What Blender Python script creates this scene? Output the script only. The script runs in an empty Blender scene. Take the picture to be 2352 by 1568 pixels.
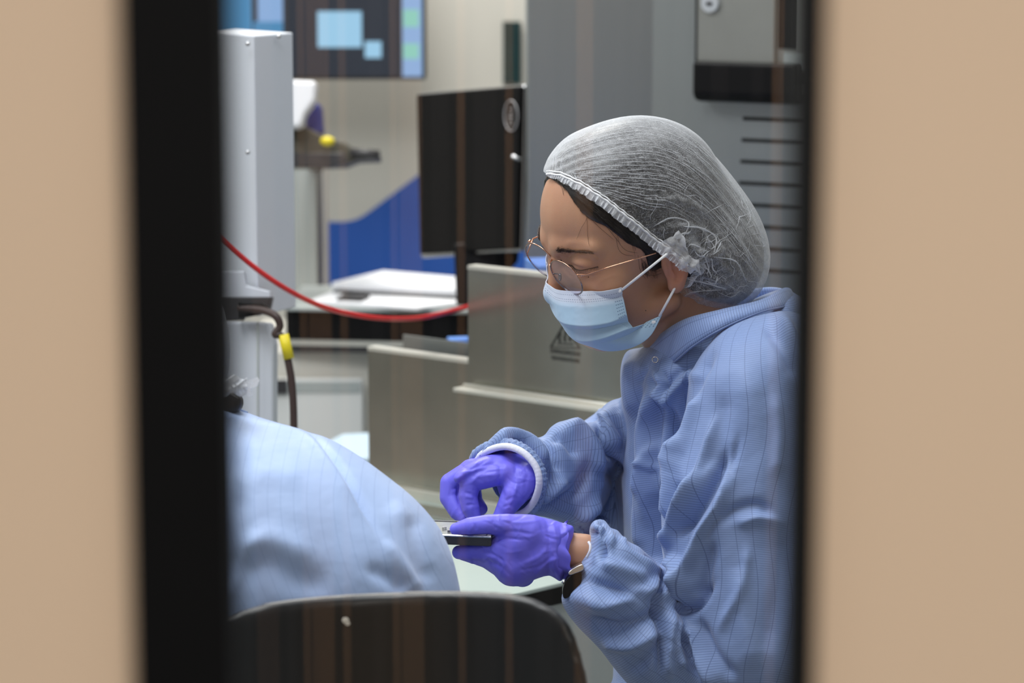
import bpy, bmesh, math, random
import numpy as np
from mathutils import Vector, Matrix
from mathutils.bvhtree import BVHTree
random.seed(7); rng = np.random.default_rng(7)
C = bpy.context.scene.collection
R = math.radians

# ------------------------------------------------------------------ camera, world, lights
FPX = 6533.0; CX, CY = 1176.0, 784.0
PITCH = R(9); CAM = np.array([0, 0, 1.5])
RT = np.array([1.0, 0, 0]); FW = np.array([0, math.cos(PITCH), -math.sin(PITCH)]); UP = np.array([0, math.sin(PITCH), math.cos(PITCH)])
cd = bpy.data.cameras.new('camera'); cam = bpy.data.objects.new('camera', cd); C.objects.link(cam)
cam.location = CAM; cam.rotation_euler = (R(90) - PITCH, 0, 0)
cd.sensor_width = 36; cd.lens = 36 * FPX / 2352; cd.clip_start = 0.05; cd.clip_end = 60
cd.dof.use_dof = True; cd.dof.focus_distance = 2.90; cd.dof.aperture_fstop = 5.4; cd.dof.aperture_blades = 0
bpy.context.scene.camera = cam
sc = bpy.context.scene
sc.view_settings.view_transform = 'Standard'; sc.view_settings.look = 'None'; sc.view_settings.gamma = 1
sc.view_settings.exposure = 0.0; sc.view_settings.use_curve_mapping = False
w = bpy.data.worlds.new('world'); sc.world = w; w.use_nodes = True
w.node_tree.nodes['Background'].inputs[0].default_value = (0.86, 0.93, 1.0, 1)
w.node_tree.nodes['Background'].inputs[1].default_value = 0.34

def area(name, loc, size, power, col=(1, 1, 1), rot=(0, 0, 0), sy=None):
    l = bpy.data.lights.new(name, 'AREA'); l.shape = 'RECTANGLE'; l.size = size; l.size_y = sy or size
    l.energy = power; l.color = col
    o = bpy.data.objects.new(name, l); C.objects.link(o); o.location = loc; o.rotation_euler = rot
    return o
area('ceiling_lamp_over_bench', (-0.45, 2.45, 2.55), 0.6, 28, (0.95, 0.98, 1.0), sy=1.2)
area('ceiling_lamp_over_aisle', (-1.6, 3.3, 2.55), 0.6, 26, (0.95, 0.98, 1.0), sy=1.2)
area('ceiling_lamp_over_machine', (0.6, 3.1, 2.55), 0.6, 9, (0.95, 0.98, 1.0), sy=1.2)
area('ceiling_lamp_by_far_wall', (-0.3, 4.7, 2.55), 0.6, 40, (1.0, 0.98, 0.94), sy=1.2)
area('added_slat_lamp', (0.1, -1.0, 2.4), 0.5, 32, (1.0, 0.95, 0.88), rot=(R(-35), 0, 0), sy=0.3)  # unseen lamp added to brighten the slats mirrored in the glass
area('corridor_ceiling_lamp', (0.1, -0.5, 2.35), 0.8, 40, (1.0, 0.96, 0.90), sy=0.8)

# ------------------------------------------------------------------ helpers
def P(px, py, d):
    return CAM + d * (FW + (px - CX) / FPX * RT + (CY - py) / FPX * UP)
def onY(px, py, Y):
    v = FW + (px - CX) / FPX * RT + (CY - py) / FPX * UP
    return CAM + v * (Y / v[1])
def onZ(px, py, Z):
    v = FW + (px - CX) / FPX * RT + (CY - py) / FPX * UP
    return CAM + v * ((Z - CAM[2]) / v[2])
def project(p):
    q = p - CAM; d = q @ FW
    return CX + FPX * (q @ RT) / d, CY - FPX * (q @ UP) / d, d

def tag(o, label=None, cat=None, group=None, kind=None):
    if label: o['label'] = label
    if cat: o['category'] = cat
    if group: o['group'] = group
    if kind: o['kind'] = kind
    return o
def empty(name, loc, label, cat, group=None):
    o = bpy.data.objects.new(name, None); C.objects.link(o); o.location = Vector([float(v) for v in loc])
    return tag(o, label, cat, group)
def mesh_obj(name, verts, faces, mat, parent=None, smooth=True):
    me = bpy.data.meshes.new(name)
    if isinstance(faces, np.ndarray):
        verts = np.asarray(verts, dtype=np.float32)
        me.vertices.add(len(verts)); me.vertices.foreach_set('co', verts.ravel())
        n = faces.shape[1]
        me.loops.add(len(faces) * n); me.loops.foreach_set('vertex_index', faces.astype(np.int32).ravel())
        me.polygons.add(len(faces)); me.polygons.foreach_set('loop_start', np.arange(0, len(faces) * n, n, dtype=np.int32))
        me.polygons.foreach_set('loop_total', np.full(len(faces), n, dtype=np.int32))
        me.update(calc_edges=True); me.validate()
    else:
        me.from_pydata([tuple(map(float, v)) for v in verts], [], faces)
    if smooth: me.polygons.foreach_set('use_smooth', [True] * len(me.polygons))
    me.materials.append(mat)
    o = bpy.data.objects.new(name, me); C.objects.link(o)
    if parent is not None:
        o.parent = parent
        o.matrix_parent_inverse = Matrix.Translation(-parent.location) if parent.parent is None else Matrix.Identity(4)
        if parent.parent is not None:
            o.matrix_parent_inverse = Matrix.Identity(4)
    return o

class MB:
    """collects pieces into one mesh"""
    def __init__(s): s.v = []; s.f = []
    def add(s, vs, fs):
        b = len(s.v); s.v += [tuple(map(float, v)) for v in vs]; s.f += [tuple(b + i for i in f) for f in fs]; return s
    def box(s, c, size, yaw=0, pitch=0):
        c = np.array(c, float); h = np.array(size, float) / 2
        M = np.array(Matrix.Rotation(yaw, 3, 'Z') @ Matrix.Rotation(pitch, 3, 'X'))
        vs = [c + M @ (h * np.array([x, y, z])) for x in (-1, 1) for y in (-1, 1) for z in (-1, 1)]
        return s.add(vs, [(0, 1, 3, 2), (4, 6, 7, 5), (0, 4, 5, 1), (2, 3, 7, 6), (0, 2, 6, 4), (1, 5, 7, 3)])
    def tube(s, pts, r, n=10, closed=False, flat=None):
        pts = [np.array(p, float) for p in pts]; m = len(pts)
        rr = r if isinstance(r, (list, np.ndarray)) else [r] * m
        rings = []; nrm = None
        for i in range(m):
            a = pts[(i - 1) % m] if (closed or i > 0) else pts[i]; b = pts[(i + 1) % m] if (closed or i < m - 1) else pts[i]
            t = b - a; t /= (np.linalg.norm(t) + 1e-12)
            if nrm is None:
                nrm = np.cross(t, [0.123, 0.3, 1.0]); 
            nrm = nrm - t * (nrm @ t); nrm /= (np.linalg.norm(nrm) + 1e-12); bn = np.cross(t, nrm)
            rings.append([pts[i] + rr[i] * (math.cos(2 * math.pi * k / n) * nrm + math.sin(2 * math.pi * k / n) * bn) for k in range(n)])
        vs = [v for g in rings for v in g]; fs = []
        for i in range(m if closed else m - 1):
            for k in range(n):
                j = (i + 1) % m
                fs.append((i * n + k, i * n + (k + 1) % n, j * n + (k + 1) % n, j * n + k))
        if not closed:
            fs.append(tuple(range(n - 1, -1, -1))); fs.append(tuple((m - 1) * n + k for k in range(n)))
        return s.add(vs, fs)
    def prism(s, pts, off):
        """polygon pts extruded by vector off"""
        n = len(pts); off = np.array(off, float); pts = [np.array(p, float) for p in pts]
        vs = pts + [p + off for p in pts]
        fs = [tuple(range(n)), tuple(range(2 * n - 1, n - 1, -1))] + [(i, i + n, (i + 1) % n + n, (i + 1) % n) for i in range(n)]
        return s.add(vs, fs)
    def grid(s, G, closed_u=False):
        G = np.array(G, float); a, b = G.shape[:2]; fs = []
        for i in range(a if closed_u else a - 1):
            for j in range(b - 1):
                i2 = (i + 1) % a
                fs.append((i * b + j, i2 * b + j, i2 * b + j + 1, i * b + j + 1))
        return s.add(list(G.reshape(-1, 3)), fs)
    def ball(s, c, r, n=12, sc=(1, 1, 1), M=None):
        vs = []; fs = []
        c = np.array(c, float)
        for i in range(n + 1):
            th = math.pi * i / n
            for k in range(2 * n):
                ph = math.pi * k / n
                v = np.array([math.sin(th) * math.cos(ph) * sc[0], math.sin(th) * math.sin(ph) * sc[1], math.cos(th) * sc[2]]) * r
                if M is not None: v = M @ v
                vs.append(c + v)
        m = 2 * n
        for i in range(n):
            for k in range(m): fs.append((i * m + k, i * m + (k + 1) % m, (i + 1) * m + (k + 1) % m, (i + 1) * m + k))
        return s.add(vs, fs)
    def build(s, name, mat, parent=None, smooth=False, bevel=0, sub=0, solid=0):
        o = mesh_obj(name, s.v, s.f, mat, parent, smooth)
        bm = bmesh.new(); bm.from_mesh(o.data); 
        if not solid: bmesh.ops.recalc_face_normals(bm, faces=bm.faces)
        bm.to_mesh(o.data); bm.free()
        if solid:
            m = o.modifiers.new('solid', 'SOLIDIFY'); m.thickness = solid; m.offset = 0
        if bevel:
            m = o.modifiers.new('bevel', 'BEVEL'); m.width = bevel; m.segments = 3; m.limit_method = 'ANGLE'; m.harden_normals = False
            o.data.polygons.foreach_set('use_smooth', [True] * len(o.data.polygons)) if smooth else None
        if sub:
            m = o.modifiers.new('sub', 'SUBSURF'); m.levels = sub; m.render_levels = sub
        return o

def cat_rom(pts, n=8, closed=False):
    pts = np.array(pts, float); m = len(pts); out = []
    for i in range(m if closed else m - 1):
        p0 = pts[(i - 1) % m] if (closed or i > 0) else 2 * pts[0] - pts[1]
        p1 = pts[i]; p2 = pts[(i + 1) % m]
        p3 = pts[(i + 2) % m] if (closed or i < m - 2) else 2 * pts[m - 1] - pts[m - 2]
        for k in range(n):
            t = k / n
            out.append(0.5 * ((2 * p1) + (-p0 + p2) * t + (2 * p0 - 5 * p1 + 4 * p2 - p3) * t * t + (-p0 + 3 * p1 - 3 * p2 + p3) * t ** 3))
    if not closed: out.append(pts[-1])
    return np.array(out)
def curve3(pts, n=8, closed=False):
    """smooth curve through (px, py, depth) points"""
    return [P(*q) for q in cat_rom(pts, n, closed)]

# ------------------------------------------------------------------ materials
def lin(c):
    return tuple(((x / 255) / 12.92 if x / 255 <= 0.04045 else ((x / 255 + 0.055) / 1.055) ** 2.4) for x in c) + (1,)
def mat(name, col, rough=0.5, metal=0, noise=0, nscale=20, bump=0, bscale=200, spec=0.5, sss=0, stretch=None, emit=None, estr=1, sheen=0, coat=0, trans=0, aniso=0):
    m = bpy.data.materials.new(name); m.use_nodes = True; nt = m.node_tree; b = nt.nodes['Principled BSDF']
    col = lin(col) if max(col) > 1 else tuple(col) + (1,)
    b.inputs['Base Color'].default_value = col; b.inputs['Roughness'].default_value = rough; b.inputs['Metallic'].default_value = metal
    b.inputs['Specular IOR Level'].default_value = spec
    if sheen: b.inputs['Sheen Weight'].default_value = sheen
    if coat: b.inputs['Coat Weight'].default_value = coat; b.inputs['Coat Roughness'].default_value = 0.15
    if trans: b.inputs['Transmission Weight'].default_value = trans
    if sss:
        b.inputs['Subsurface Weight'].default_value = sss; b.inputs['Subsurface Radius'].default_value = (1.0, 0.35, 0.2)
        b.inputs['Subsurface Scale'].default_value = 0.006
    if emit is not None:
        b.inputs['Emission Color'].default_value = lin(emit); b.inputs['Emission Strength'].default_value = estr
    tc = nt.nodes.new('ShaderNodeTexCoord'); mp = nt.nodes.new('ShaderNodeMapping'); nt.links.new(tc.outputs['Object'], mp.inputs[0])
    if stretch: mp.inputs['Scale'].default_value = stretch
    if noise:
        n = nt.nodes.new('ShaderNodeTexNoise'); n.inputs['Scale'].default_value = nscale; n.inputs['Detail'].default_value = 5
        nt.links.new(mp.outputs[0], n.inputs[0])
        mx = nt.nodes.new('ShaderNodeMix'); mx.data_type = 'RGBA'
        nt.links.new(n.outputs['Fac'], mx.inputs['Factor'])
        mx.inputs[6].default_value = tuple(c * (1 - noise) for c in col[:3]) + (1,); mx.inputs[7].default_value = tuple(min(1, c * (1 + noise)) for c in col[:3]) + (1,)
        nt.links.new(mx.outputs[2], b.inputs['Base Color'])
    if bump:
        n2 = nt.nodes.new('ShaderNodeTexNoise'); n2.inputs['Scale'].default_value = bscale; n2.inputs['Detail'].default_value = 4
        nt.links.new(mp.outputs[0], n2.inputs[0])
        bp = nt.nodes.new('ShaderNodeBump'); bp.inputs['Strength'].default_value = bump; bp.inputs['Distance'].default_value = 0.001
        nt.links.new(n2.outputs['Fac'], bp.inputs['Height']); nt.links.new(bp.outputs[0], b.inputs['Normal'])
    return m

M = {}
M['beige'] = mat('beige_laminate', (210, 184, 157), 0.6, noise=0.03, nscale=6)
M['black_frame'] = mat('black_frame', (7, 7, 8), 0.6, noise=0.2, spec=0.12)
M['wall'] = mat('wall_paint', (214, 210, 200), 0.7, noise=0.03, nscale=2)
M['blue_paint'] = mat('blue_paint', (40, 92, 182), 0.6, noise=0.06, nscale=3)
M['floor'] = mat('floor_vinyl', (150, 155, 155), 0.4, noise=0.1, nscale=4)
M['ceil'] = mat('ceiling_white', (225, 225, 222), 0.8)
M['white_metal'] = mat('white_powder_coat', (200, 204, 212), 0.42, noise=0.02, bump=0.05, bscale=400)
M['grey_paint'] = mat('grey_paint', (172, 178, 176), 0.5, noise=0.03)
M['steel'] = mat('brushed_steel', (188, 189, 182), 0.24, 1, noise=0.40, nscale=3.2, stretch=(1.6, 1.6, 2.0), bump=0.02, bscale=60)  # patchy tone noise paints in uneven reflections on the guard
M['steel_dull'] = mat('dull_steel', (158, 162, 162), 0.42, 0.9, noise=0.05, nscale=3)
M['steel_plate'] = mat('satin_steel_plate', (160, 160, 155), 0.45, 0.85, noise=0.04, nscale=30)
M['steel_edge'] = mat('polished_edge', (225, 222, 212), 0.35, 0.5)
M['black'] = mat('black_plastic', (15, 14, 15), 0.42, noise=0.1, bump=0.05, spec=0.2)
M['black_shell'] = mat('black_chair_shell', (16, 15, 16), 0.38, noise=0.1, bump=0.03, bscale=300)
M['dark_grey'] = mat('dark_grey_plastic', (50, 48, 50), 0.5, noise=0.1)
M['slot'] = mat('dark_opening', (8, 8, 9), 0.9)
M['paper'] = mat('white_paper', (238, 238, 242), 0.7)
M['blue_print'] = mat('blue_card', (92, 140, 215), 0.5)
M['red'] = mat('red_hose', (205, 32, 36), 0.35)
M['yellow'] = mat('yellow_tag', (225, 205, 30), 0.5)
M['brown'] = mat('brown_cable', (58, 42, 38), 0.5)
M['olive'] = mat('olive_metal', (78, 74, 62), 0.5, noise=0.3, nscale=30)
M['navy'] = mat('navy_plastic', (34, 48, 120), 0.4)
M['teal'] = mat('dark_teal_panel', (22, 52, 54), 0.35, noise=0.4, nscale=12)
M['bench'] = mat('pale_bench', (178, 190, 184), 0.32, noise=0.03)
M['silver'] = mat('silver', (200, 200, 202), 0.25, 1)
M['label_ink'] = mat('label_ink', (60, 58, 56), 0.6)
M['logo'] = mat('logo_grey', (150, 148, 150), 0.4, 0.3)
M['skin'] = mat('skin', (196, 152, 124), 0.46, sss=0.25, noise=0.0, bump=0.12, bscale=900, spec=0.4)
M['hair'] = mat('dark_hair', (26, 19, 16), 0.38, noise=0.5, nscale=260, spec=0.5)
M['brow'] = mat('eyebrow_hair', (70, 52, 44), 0.6)
M['gold'] = mat('rose_gold', (226, 170, 140), 0.22, 1)
M['glove'] = mat('violet_nitrile', (116, 110, 232), 0.46, noise=0.08, nscale=40, bump=0.6, bscale=95, spec=0.4, sss=0.0, stretch=(1, 1, 0.45))
M['white_knit'] = mat('white_knit', (232, 232, 244), 0.8, bump=0.4, bscale=500)
M['elastic'] = mat('white_elastic', (238, 238, 240), 0.6)
M['tray'] = mat('dark_tray', (52, 50, 50), 0.35, noise=0.2)
M['tray_in'] = mat('pale_tray_pad', (150, 152, 146), 0.3, noise=0.3, nscale=120)

def wood(name, c):
    return mat(name, c, 0.5, noise=0.25, nscale=6, stretch=(6, 6, 0.4))
M['wood1'] = wood('slat_brown', (190, 140, 100)); M['wood2'] = wood('slat_tan', (120, 88, 66)); M['wood3'] = wood('slat_dark', (44, 38, 40))

def skin_tint():
    nt = M['skin'].node_tree; b = nt.nodes['Principled BSDF']
    tc = nt.nodes.new('ShaderNodeTexCoord'); n = nt.nodes.new('ShaderNodeTexNoise'); n.inputs['Scale'].default_value = 28; n.inputs['Detail'].default_value = 4
    nt.links.new(tc.outputs['Object'], n.inputs[0])
    at = nt.nodes.new('ShaderNodeAttribute'); at.attribute_name = 'blush'
    m1 = nt.nodes.new('ShaderNodeMix'); m1.data_type = 'RGBA'; m1.inputs[6].default_value = lin((198, 154, 124)); m1.inputs[7].default_value = lin((176, 126, 100))
    nt.links.new(n.outputs['Fac'], m1.inputs['Factor'])
    m2 = nt.nodes.new('ShaderNodeMix'); m2.data_type = 'RGBA'; m2.inputs[7].default_value = lin((196, 120, 100))
    nt.links.new(m1.outputs[2], m2.inputs[6]); nt.links.new(at.outputs['Fac'], m2.inputs['Factor']); nt.links.new(m2.outputs[2], b.inputs['Base Color'])
skin_tint()

def gown_mat(name, base, line, hf=0.0052, vf=0.0088, lw=0.16, mixf=0.5, vw=0.04):
    m = bpy.data.materials.new(name); m.use_nodes = True; nt = m.node_tree; b = nt.nodes['Principled BSDF']
    N = nt.nodes.new; L = nt.links.new
    at = N('ShaderNodeAttribute'); at.attribute_name = 'guv'; sp = N('ShaderNodeSeparateXYZ'); L(at.outputs['Vector'], sp.inputs[0])
    def lines(out, per, wd):
        a = N('ShaderNodeMath'); a.operation = 'DIVIDE'; a.inputs[1].default_value = per; L(out, a.inputs[0])
        f = N('ShaderNodeMath'); f.operation = 'FRACT'; L(a.outputs[0], f.inputs[0])
        c = N('ShaderNodeMath'); c.operation = 'LESS_THAN'; c.inputs[1].default_value = wd; L(f.outputs[0], c.inputs[0]); return c.outputs[0]
    l1 = lines(sp.outputs[1], hf, lw + 0.06); l2 = lines(sp.outputs[0], vf, vw)
    mx = N('ShaderNodeMath'); mx.operation = 'MAXIMUM'; L(l1, mx.inputs[0]); L(l2, mx.inputs[1])
    ml = N('ShaderNodeMath'); ml.operation = 'MULTIPLY'; ml.inputs[1].default_value = mixf; L(mx.outputs[0], ml.inputs[0])
    c = N('ShaderNodeMix'); c.data_type = 'RGBA'; c.inputs[6].default_value = lin(base); c.inputs[7].default_value = lin(line); L(ml.outputs[0], c.inputs['Factor'])
    L(c.outputs[2], b.inputs['Base Color']); b.inputs['Roughness'].default_value = 0.55; b.inputs['Sheen Weight'].default_value = 0.25
    b.inputs['Specular IOR Level'].default_value = 0.35
    tc = N('ShaderNodeTexCoord'); n = N('ShaderNodeTexNoise'); n.inputs['Scale'].default_value = 26; n.inputs['Detail'].default_value = 3; L(tc.outputs['Object'], n.inputs[0])
    bp = N('ShaderNodeBump'); bp.inputs['Strength'].default_value = 0.35; bp.inputs['Distance'].default_value = 0.006; L(n.outputs['Fac'], bp.inputs['Height']); L(bp.outputs[0], b.inputs['Normal'])
    return m
M['gown'] = gown_mat('blue_gown_fabric', (132, 154, 200), (44, 58, 104), hf=0.0022, vf=0.0120)
M['gown2'] = gown_mat('light_blue_gown_fabric', (164, 186, 226), (112, 136, 184), hf=0.2, vf=0.0115, mixf=0.3, vw=0.06)

def net_mat(name, base, fibre, facing=0.5):
    m = bpy.data.materials.new(name); m.use_nodes = True; nt = m.node_tree; N = nt.nodes.new; L = nt.links.new
    b = nt.nodes['Principled BSDF']; nt.nodes.remove(b); out = nt.nodes['Material Output']
    tr = N('ShaderNodeBsdfTransparent'); df = N('ShaderNodeBsdfDiffuse'); df.inputs[0].default_value = (0.92, 0.93, 0.96, 1)
    tl = N('ShaderNodeBsdfTranslucent'); tl.inputs[0].default_value = (0.8, 0.82, 0.86, 1)
    m1 = N('ShaderNodeMixShader'); m1.inputs[0].default_value = 0.25; L(df.outputs[0], m1.inputs[1]); L(tl.outputs[0], m1.inputs[2])
    tc = N('ShaderNodeTexCoord')
    def fib(scale, st, rot, lo, hi):
        mp = N('ShaderNodeMapping'); mp.inputs['Scale'].default_value = st; mp.inputs['Rotation'].default_value = rot; L(tc.outputs['Object'], mp.inputs[0])
        n = N('ShaderNodeTexNoise'); n.inputs['Scale'].default_value = scale; n.inputs['Detail'].default_value = 3; n.inputs['Distortion'].default_value = 0.6; L(mp.outputs[0], n.inputs[0])
        r = N('ShaderNodeMapRange'); r.inputs[1].default_value = lo; r.inputs[2].default_value = hi; L(n.outputs['Fac'], r.inputs[0]); return r.outputs[0]
    f1 = fib(1500, (1, 1, 0.18), (0, 0.6, 0), 0.52, 0.74); f2 = fib(1500, (0.18, 1, 1), (0, 0.5, 0.4), 0.52, 0.74); f3 = fib(30, (1, 1, 1), (0, 0, 0), 0.35, 0.7)
    a = N('ShaderNodeMath'); a.operation = 'MAXIMUM'; L(f1, a.inputs[0]); L(f2, a.inputs[1])
    s = N('ShaderNodeMath'); s.operation = 'MULTIPLY_ADD'; s.inputs[1].default_value = fibre; s.inputs[2].default_value = base; L(a.outputs[0], s.inputs[0])
    s2 = N('ShaderNodeMath'); s2.operation = 'MULTIPLY_ADD'; s2.inputs[1].default_value = 0.10; L(f3, s2.inputs[0]); L(s.outputs[0], s2.inputs[2])
    lw = N('ShaderNodeLayerWeight'); lw.inputs[0].default_value = 0.35
    s3 = N('ShaderNodeMath'); s3.operation = 'MULTIPLY_ADD'; s3.inputs[1].default_value = facing; s3.use_clamp = True; L(lw.outputs['Facing'], s3.inputs[0]); L(s2.outputs[0], s3.inputs[2])
    m2 = N('ShaderNodeMixShader'); L(s3.outputs[0], m2.inputs[0]); L(tr.outputs[0], m2.inputs[1]); L(m1.outputs[0], m2.inputs[2]); L(m2.outputs[0], out.inputs[0])
    return m
M['net'] = net_mat('nonwoven_net', 0.03, 0.40, 0.50)
M['net_crease'] = net_mat('nonwoven_crease', 0.42, 0.2, 0.0)
M['net_ruffle'] = net_mat('nonwoven_ruffle', 0.52, 0.3, 0.2)

def clear_mat(name, ior=1.5, tint=(1, 1, 1), gl=1.0, rough=0.0, base=0.0):
    m = bpy.data.materials.new(name); m.use_nodes = True; nt = m.node_tree; N = nt.nodes.new; L = nt.links.new
    nt.nodes.remove(nt.nodes['Principled BSDF']); out = nt.nodes['Material Output']
    tr = N('ShaderNodeBsdfTransparent'); tr.inputs[0].default_value = tuple(tint) + (1,)
    g = N('ShaderNodeBsdfGlossy'); g.inputs['Roughness'].default_value = rough
    fr = N('ShaderNodeFresnel'); fr.inputs[0].default_value = ior
    mul = N('ShaderNodeMath'); mul.operation = 'MULTIPLY_ADD'; mul.inputs[1].default_value = gl; mul.inputs[2].default_value = base; L(fr.outputs[0], mul.inputs[0])
    mx = N('ShaderNodeMixShader'); L(mul.outputs[0], mx.inputs[0]); L(tr.outputs[0], mx.inputs[1]); L(g.outputs[0], mx.inputs[2]); L(mx.outputs[0], out.inputs[0])
    return m
M['glass'] = clear_mat('window_glass', 1.5, (0.98, 0.985, 0.98), 1.0)
M['lens'] = clear_mat('spectacle_lens', 1.5, (0.93, 0.91, 0.95), 0.16, 0.02, 0.02)
M['plastic_rim'] = clear_mat('clear_lens_edge', 1.5, (0.7, 0.68, 0.74), 1, 0.05, 0.12)

def screen(name, c, s): return mat(name, (10, 10, 12), 0.3, emit=c, estr=s)
M['scr_dark'] = screen('screen_dark', (44, 50, 60), 1.0); M['scr_blue'] = screen('screen_light_blue', (158, 205, 235), 1.0)
M['scr_side'] = screen('screen_pale_blue', (140, 175, 220), 1.0); M['scr_green'] = screen('screen_green', (140, 205, 190), 1.0); M['scr_mid'] = screen('screen_blue', (80, 140, 185), 1.0)

# mask material: pleats are mesh; dotted weld lines from the mask's own grid coordinates
def mask_mat():
    m = bpy.data.materials.new('blue_mask_fabric'); m.use_nodes = True; nt = m.node_tree; b = nt.nodes['Principled BSDF']; N = nt.nodes.new; L = nt.links.new
    at = N('ShaderNodeAttribute'); at.attribute_name = 'muv'; sp = N('ShaderNodeSeparateXYZ'); L(at.outputs['Vector'], sp.inputs[0])
    def math_(op, a, bb=None, c=None):
        n = N('ShaderNodeMath'); n.operation = op
        for i, v in enumerate((a, bb, c)):
            if v is None: continue
            if isinstance(v, (int, float)): n.inputs[i].default_value = v
            else: L(v, n.inputs[i])
        return n.outputs[0]
    u, v = sp.outputs[0], sp.outputs[1]     # u: mm along the width from the edge, v: mm from the top
    def near(x, c, wd): return math_('LESS_THAN', math_('ABSOLUTE', math_('SUBTRACT', x, c)), wd)
    dots = math_('LESS_THAN', math_('FRACT', math_('DIVIDE', u, 2.1)), 0.5)
    row = math_('MAXIMUM', near(v, 5.2, 0.35), math_('MAXIMUM', near(v, 11.0, 0.42), near(v, 13.6, 0.33)))
    h = math_('MULTIPLY', dots, row)
    vdots = math_('LESS_THAN', math_('FRACT', math_('DIVIDE', v, 4.4)), 0.3)
    col = math_('MULTIPLY', vdots, math_('MULTIPLY', math_('LESS_THAN', u, 10), math_('LESS_THAN', math_('FRACT', math_('DIVIDE', u, 2.2)), 0.6)))
    col = math_('MULTIPLY', col, math_('GREATER_THAN', v, 16.0)); col = math_('MULTIPLY', col, math_('GREATER_THAN', u, 1.5))
    d = math_('MULTIPLY', math_('MAXIMUM', h, col), 0.75)
    top = N('ShaderNodeMapRange'); top.inputs[1].default_value = 12; top.inputs[2].default_value = 22; L(v, top.inputs[0])
    base = N('ShaderNodeMix'); base.data_type = 'RGBA'; base.inputs[6].default_value = lin((196, 204, 220)); base.inputs[7].default_value = lin((166, 194, 216)); L(top.outputs[0], base.inputs['Factor'])
    c = N('ShaderNodeMix'); c.data_type = 'RGBA'; c.inputs[7].default_value = lin((84, 104, 138)); L(base.outputs[2], c.inputs[6]); L(d, c.inputs['Factor'])
    L(c.outputs[2], b.inputs['Base Color']); b.inputs['Roughness'].default_value = 0.6; b.inputs['Specular IOR Level'].default_value = 0.3
    b.inputs['Sheen Weight'].default_value = 0.2
    tc = N('ShaderNodeTexCoord'); n = N('ShaderNodeTexNoise'); n.inputs['Scale'].default_value = 70; L(tc.outputs['Object'], n.inputs[0])
    bp = N('ShaderNodeBump'); bp.inputs['Strength'].default_value = 0.25; bp.inputs['Distance'].default_value = 0.003; L(n.outputs['Fac'], bp.inputs['Height']); L(bp.outputs[0], b.inputs['Normal'])
    return m
M['mask'] = mask_mat()

# ------------------------------------------------------------------ signed-distance modelling
def poly_sdf(poly, step=3.0, margin=90):
    """raster of the signed distance (px, negative inside) to a closed outline; returns a sampler"""
    p = np.array(poly, float); x0, y0 = p.min(0) - margin; x1, y1 = p.max(0) + margin
    xs = np.arange(x0, x1, step); ys = np.arange(y0, y1, step); X, Y = np.meshgrid(xs, ys, indexing='ij')
    best = np.full(X.shape, 1e9); inside = np.zeros(X.shape, bool)
    for i in range(len(p)):
        a = p[i]; b = p[(i + 1) % len(p)]; e = b - a; L2 = e @ e + 1e-9
        t = np.clip(((X - a[0]) * e[0] + (Y - a[1]) * e[1]) / L2, 0, 1)
        best = np.minimum(best, (X - a[0] - t * e[0]) ** 2 + (Y - a[1] - t * e[1]) ** 2)
        cr = ((a[1] > Y) != (b[1] > Y)) & (X < (b[0] - a[0]) * (Y - a[1]) / (b[1] - a[1] + 1e-12) + a[0]); inside ^= cr
    D = np.sqrt(best); D[inside] *= -1
    def f(px, py):
        fx = np.clip((px - x0) / step, 0, len(xs) - 1.001); fy = np.clip((py - y0) / step, 0, len(ys) - 1.001)
        ix = fx.astype(np.int32); iy = fy.astype(np.int32); tx = fx - ix; ty = fy - iy
        return (D[ix, iy] * (1 - tx) + D[ix + 1, iy] * tx) * (1 - ty) + (D[ix, iy + 1] * (1 - tx) + D[ix + 1, iy + 1] * tx) * ty
    return f
class Pts:
    def __init__(s, p):
        s.p = p; s.px, s.py, s.d = project(p); s.s = FPX / s.d
def inflated(poly, dc, T, wr, smooth=4):
    """a solid with a traced outline: own distance dc (number or fn(px,py)), half thickness T and edge rounding wr (m)"""
    f2 = poly_sdf(cat_rom(poly, smooth, True) if smooth else poly)
    def f(q):
        din = -f2(q.px, q.py) / q.s
        c = dc(q.px, q.py) if callable(dc) else dc
        TT = T(q.px, q.py) if callable(T) else T
        a = np.maximum(wr - din, 0) / wr; b = (q.d - c) / TT
        return (np.sqrt(a * a + b * b) - 1) * min(wr, TT if not callable(T) else wr)
    return f
def rcone(pts):
    """chain of round cones through (px,py,depth,r_mm)"""
    W = [(P(a, b, c), r / 1000) for a, b, c, r in pts]
    def f(q):
        best = None
        for (a, ra), (b, rb) in zip(W[:-1], W[1:]):
            e = b - a; t = np.clip(((q.p - a) @ e) / (e @ e), 0, 1)
            dd = np.linalg.norm(q.p - a - t[..., None] * e, axis=-1) - (ra + (rb - ra) * t)
            best = dd if best is None else np.minimum(best, dd)
        return best
    return f
def smin(a, b, k):
    h = np.clip(0.5 + 0.5 * (b - a) / k, 0, 1); return b * (1 - h) + a * h - k * h * (1 - h)
def smax(a, b, k): return -smin(-a, -b, k)

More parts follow.
